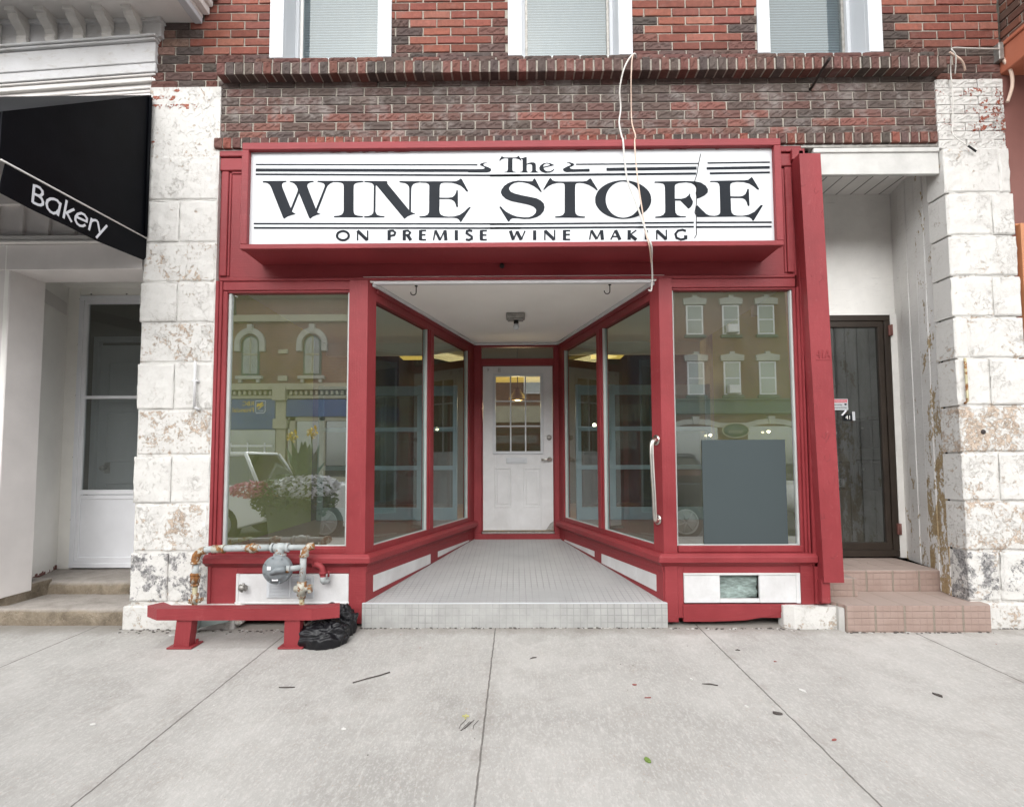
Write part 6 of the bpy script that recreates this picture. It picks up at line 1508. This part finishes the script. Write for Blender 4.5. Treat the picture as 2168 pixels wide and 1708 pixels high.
# cars
def car(cx, cy, L, label, paint, H=1.62, suv=True, face=1, group='cars parked along the street'):
    r_ = thing('parked_car', label, 'car', (cx, cy, -.24), group)
    z0 = -.24; W = .92
    prof_low = [(-L/2+.05, .42), (-L/2, .60), (-L/2+.03, .95), (-L/2+.22, 1.02), (-L*.16, 1.06), (L/2-.20, 1.05), (L/2-.02, .95), (L/2, .60), (L/2-.05, .40), (L*.38, .26), (L*.24, .26), (-L*.20, .26), (-L*.36, .26)]
    m = MB(); b = len(m.v)
    lay = [(-1, .93), (-.97, 1.0), (.97, 1.0), (1, .93)]
    n = len(prof_low)
    for wv, k in lay:
        for x, z in prof_low: m.v.append((cx+face*x*(.985 if k < 1 else 1), cy+wv*W, z0+.62+(z-.62)*k))
    for i in range(3):
        for j in range(n): m.face((b+i*n+j, b+i*n+(j+1) % n, b+(i+1)*n+(j+1) % n, b+(i+1)*n+j), (1, 1, 1), True)
    m.face(range(b, b+n)); m.face(range(b+3*n, b+4*n)); m.build('body', paint, r_)
    # cabin: roof and glass
    if suv: base = [(-L*.22, 1.04), (L*.46, 1.03)]; top = [(-L*.06, H), (L*.38, H-.04)]
    else: base = [(-L*.22, 1.04), (L*.36, 1.03)]; top = [(-L*.04, H), (L*.20, H-.02)]
    m = MB(); b = len(m.v)
    for (x, z), w in ((base[0], .86), (base[1], .86), (top[1], .66), (top[0], .66)):
        for sg_ in (-1, 1): m.v.append((cx+face*x, cy+sg_*w, z0+z))
    for q in ((0, 1, 3, 2), (2, 3, 5, 4), (4, 5, 7, 6), (6, 7, 1, 0), (0, 2, 4, 6), (1, 3, 5, 7)): m.face([b+k for k in q])
    m.build('windows', 'car_glass', r_)
    m = MB(); m.box(cx+face*top[0][0], cx+face*top[1][0], cy-.66, cy+.66, z0+H-.05, z0+H+.01, .03)
    for sg_ in (-1, 1):
        for t_ in (0, .33, .66, 1):
            xb, xt = base[0][0]+(base[1][0]-base[0][0])*t_, top[0][0]+(top[1][0]-top[0][0])*t_
            m.tube([(cx+face*xb, cy+sg_*.875, z0+1.03), (cx+face*xt, cy+sg_*.672, z0+H-.02)], .035, 6)
        m.tube([(cx+face*top[0][0], cy+sg_*.67, z0+H-.02), (cx+face*top[1][0], cy+sg_*.67, z0+H-.05)], .035, 6)
    m.build('roof', paint, r_)
    for sx in (-.33, .31):
        for sg_ in (-1, 1):
            m = MB(); m.lathe([(.18, -.10), (.30, -.105), (.34, -.09), (.345, 0), (.34, .09), (.30, .105), (.18, .10)], (cx+face*sx*L, cy+sg_*.83, z0+.34), 'y', 24); wh = m.build('wheel', 'rubber', r_)
            m = MB(); yy = cy+sg_*.950
            m.lathe([(.001, -.01), (.05, -.01), (.05, .01), (.001, .01)], (cx+face*sx*L, yy, z0+.34), 'y', 12)
            for k in range(7):
                a = 2*PI*k/7; m.tube([(cx+face*sx*L, yy, z0+.34), (cx+face*sx*L+.21*math.cos(a), yy, z0+.34+.21*math.sin(a))], .018, 6)
            m.tube([(cx+face*sx*L+.22*math.cos(a), yy, z0+.34+.22*math.sin(a)) for a in [2*PI*k/24 for k in range(25)]], .018, 6); m.lathe([(.001, -.004), (.235, -.004), (.235, .004), (.001, .004)], (cx+face*sx*L, yy-sg_*.008, z0+.34), 'y', 24); m.build('rim', 'bead_grey', wh)
    for sg_ in (-1, 1):
        m = MB(); m.box(cx+face*(L/2-.12), cx+face*(L/2+.01), cy+sg_*.62-.14, cy+sg_*.62+.14, z0+.78, z0+.95, .02); m.build('tail_light', 'red_plastic', r_)
        m = MB(); m.box(cx-face*(L/2-.10), cx-face*(L/2-.0), cy+sg_*.62-.16, cy+sg_*.62+.16, z0+.70, z0+.84, .02); m.build('headlight', 'alu_white', r_)
        m = MB(); m.box(cx-face*L*.17, cx-face*L*.22, cy+sg_*.93-.06, cy+sg_*.93+.06, z0+1.02, z0+1.14, .02); m.build('mirror', paint, r_)
simple('car_white', (.80, .81, .82), .2, .02, 2, 0, coat=.6); simple('car_dark', (.012, .013, .016), .15, .05, 2, 0, coat=.6); simple('car_grey', (.22, .23, .24), .2, .05, 2, 0, coat=.6)
car(-6.75, -6.2, 4.6, 'white estate car parked at the kerb, mirrored behind the flowers in the left window', 'car_white', 1.66, True, 1)
car(-2.1, -6.55, 4.3, 'second white car behind the estate, mirrored at the right of the left window', 'car_white', 1.55, False, 1)
car(2.1, -6.5, 3.6, 'dark car parked at the kerb, its tail mirrored in the right window', 'car_dark', 1.6, True, 1)
car(8.0, -6.4, 4.6, 'silver white car whose front wheel is mirrored at the right edge of the right window', 'car_white', 1.45, False, 1)

# flower planter behind the camera
root = thing('flower_planter', 'street planter with white and pink petunias and tall yellow cannas, mirrored in the left window', 'planter', (-3.1, -3.1, -.06))
PX, PY = -3.02, -3.12
m = MB(); m.lathe([(.26, 0), (.30, .02), (.36, .60), (.40, .68), (.40, .72), (.36, .72), (.34, .66), (.001, .66)], (PX, PY, gz(PY)), 'z', 32); m.build('pot', 'planter_dark', root)
def leafcloud(name, mat_, n, fn, size, parent, seed=1):
    rg = random.Random(seed); m = MB()
    for _ in range(n):
        x, y, z = fn(rg); s_ = size*rg.uniform(.6, 1.3)
        a, t_ = rg.uniform(0, 2*PI), rg.uniform(-.9, .9); u = Vector((math.cos(a), math.sin(a), t_)).normalized()*s_; v = Vector((-math.sin(a), math.cos(a), rg.uniform(-1, 1))).normalized()*s_*.6; p = Vector((x, y, z))
        m.poly([p-u, p-v*.8, p+u, p+v*.8])
    return m.build(name, mat_, parent, fixn=False)
def ellp(rg, cx, cy, cz, rx, ry, rz, shell=.6):
    while True:
        a = Vector((rg.uniform(-1, 1), rg.uniform(-1, 1), rg.uniform(-1, 1)))
        if shell < a.length < 1: return cx+a.x*rx, cy+a.y*ry, cz+a.z*rz
leafcloud('foliage', 'foliage', 2600, lambda g_: ellp(g_, PX, PY, .74, .60, .45, .34, .2), .045, root, 2)
leafcloud('white_petunias', 'petal_white', 800, lambda g_: ellp(g_, PX+.20, PY+.1, .90, .46, .40, .17, .80), .048, root, 3)
leafcloud('pink_petunias', 'petal_pink', 620, lambda g_: ellp(g_, PX-.50, PY+.1, .86, .32, .38, .12, .75), .040, root, 4)
m = MB(); rg = random.Random(5)
for k in range(26):
    a = rg.uniform(0, 2*PI); h = rg.uniform(.3, .66); r0 = rg.uniform(.02, .1); r1 = rg.uniform(.12, .34); p0 = Vector((PX+.12+r0*math.cos(a), PY+r0*math.sin(a), .88)); p1 = Vector((PX+.12+r1*.6*math.cos(a), PY+r1*.6*math.sin(a), .88+h*.6)); p2 = Vector((PX+.12+r1*math.cos(a), PY+r1*math.sin(a), .88+h)); s_ = Vector((-math.sin(a), math.cos(a), 0))*.075
    m.poly([p0-s_*.2, p0+s_*.2, p1+s_, p1-s_]); m.poly([p1-s_, p1+s_, p2])
m.build('canna_leaves', 'foliage', root, fixn=False)
for dx in (-.06, .22):
    m = MB(); m.tube([(PX+dx+.05, PY, .8), (PX+dx, PY, 1.60)], .010, 6); m.build('stem', 'foliage', root)
    leafcloud('canna_flower', 'petal_yellow', 40, lambda g_, dx=dx: ellp(g_, PX+dx, PY, 1.62+dx*.2, .07, .07, .10, 0), .035, root, 6)
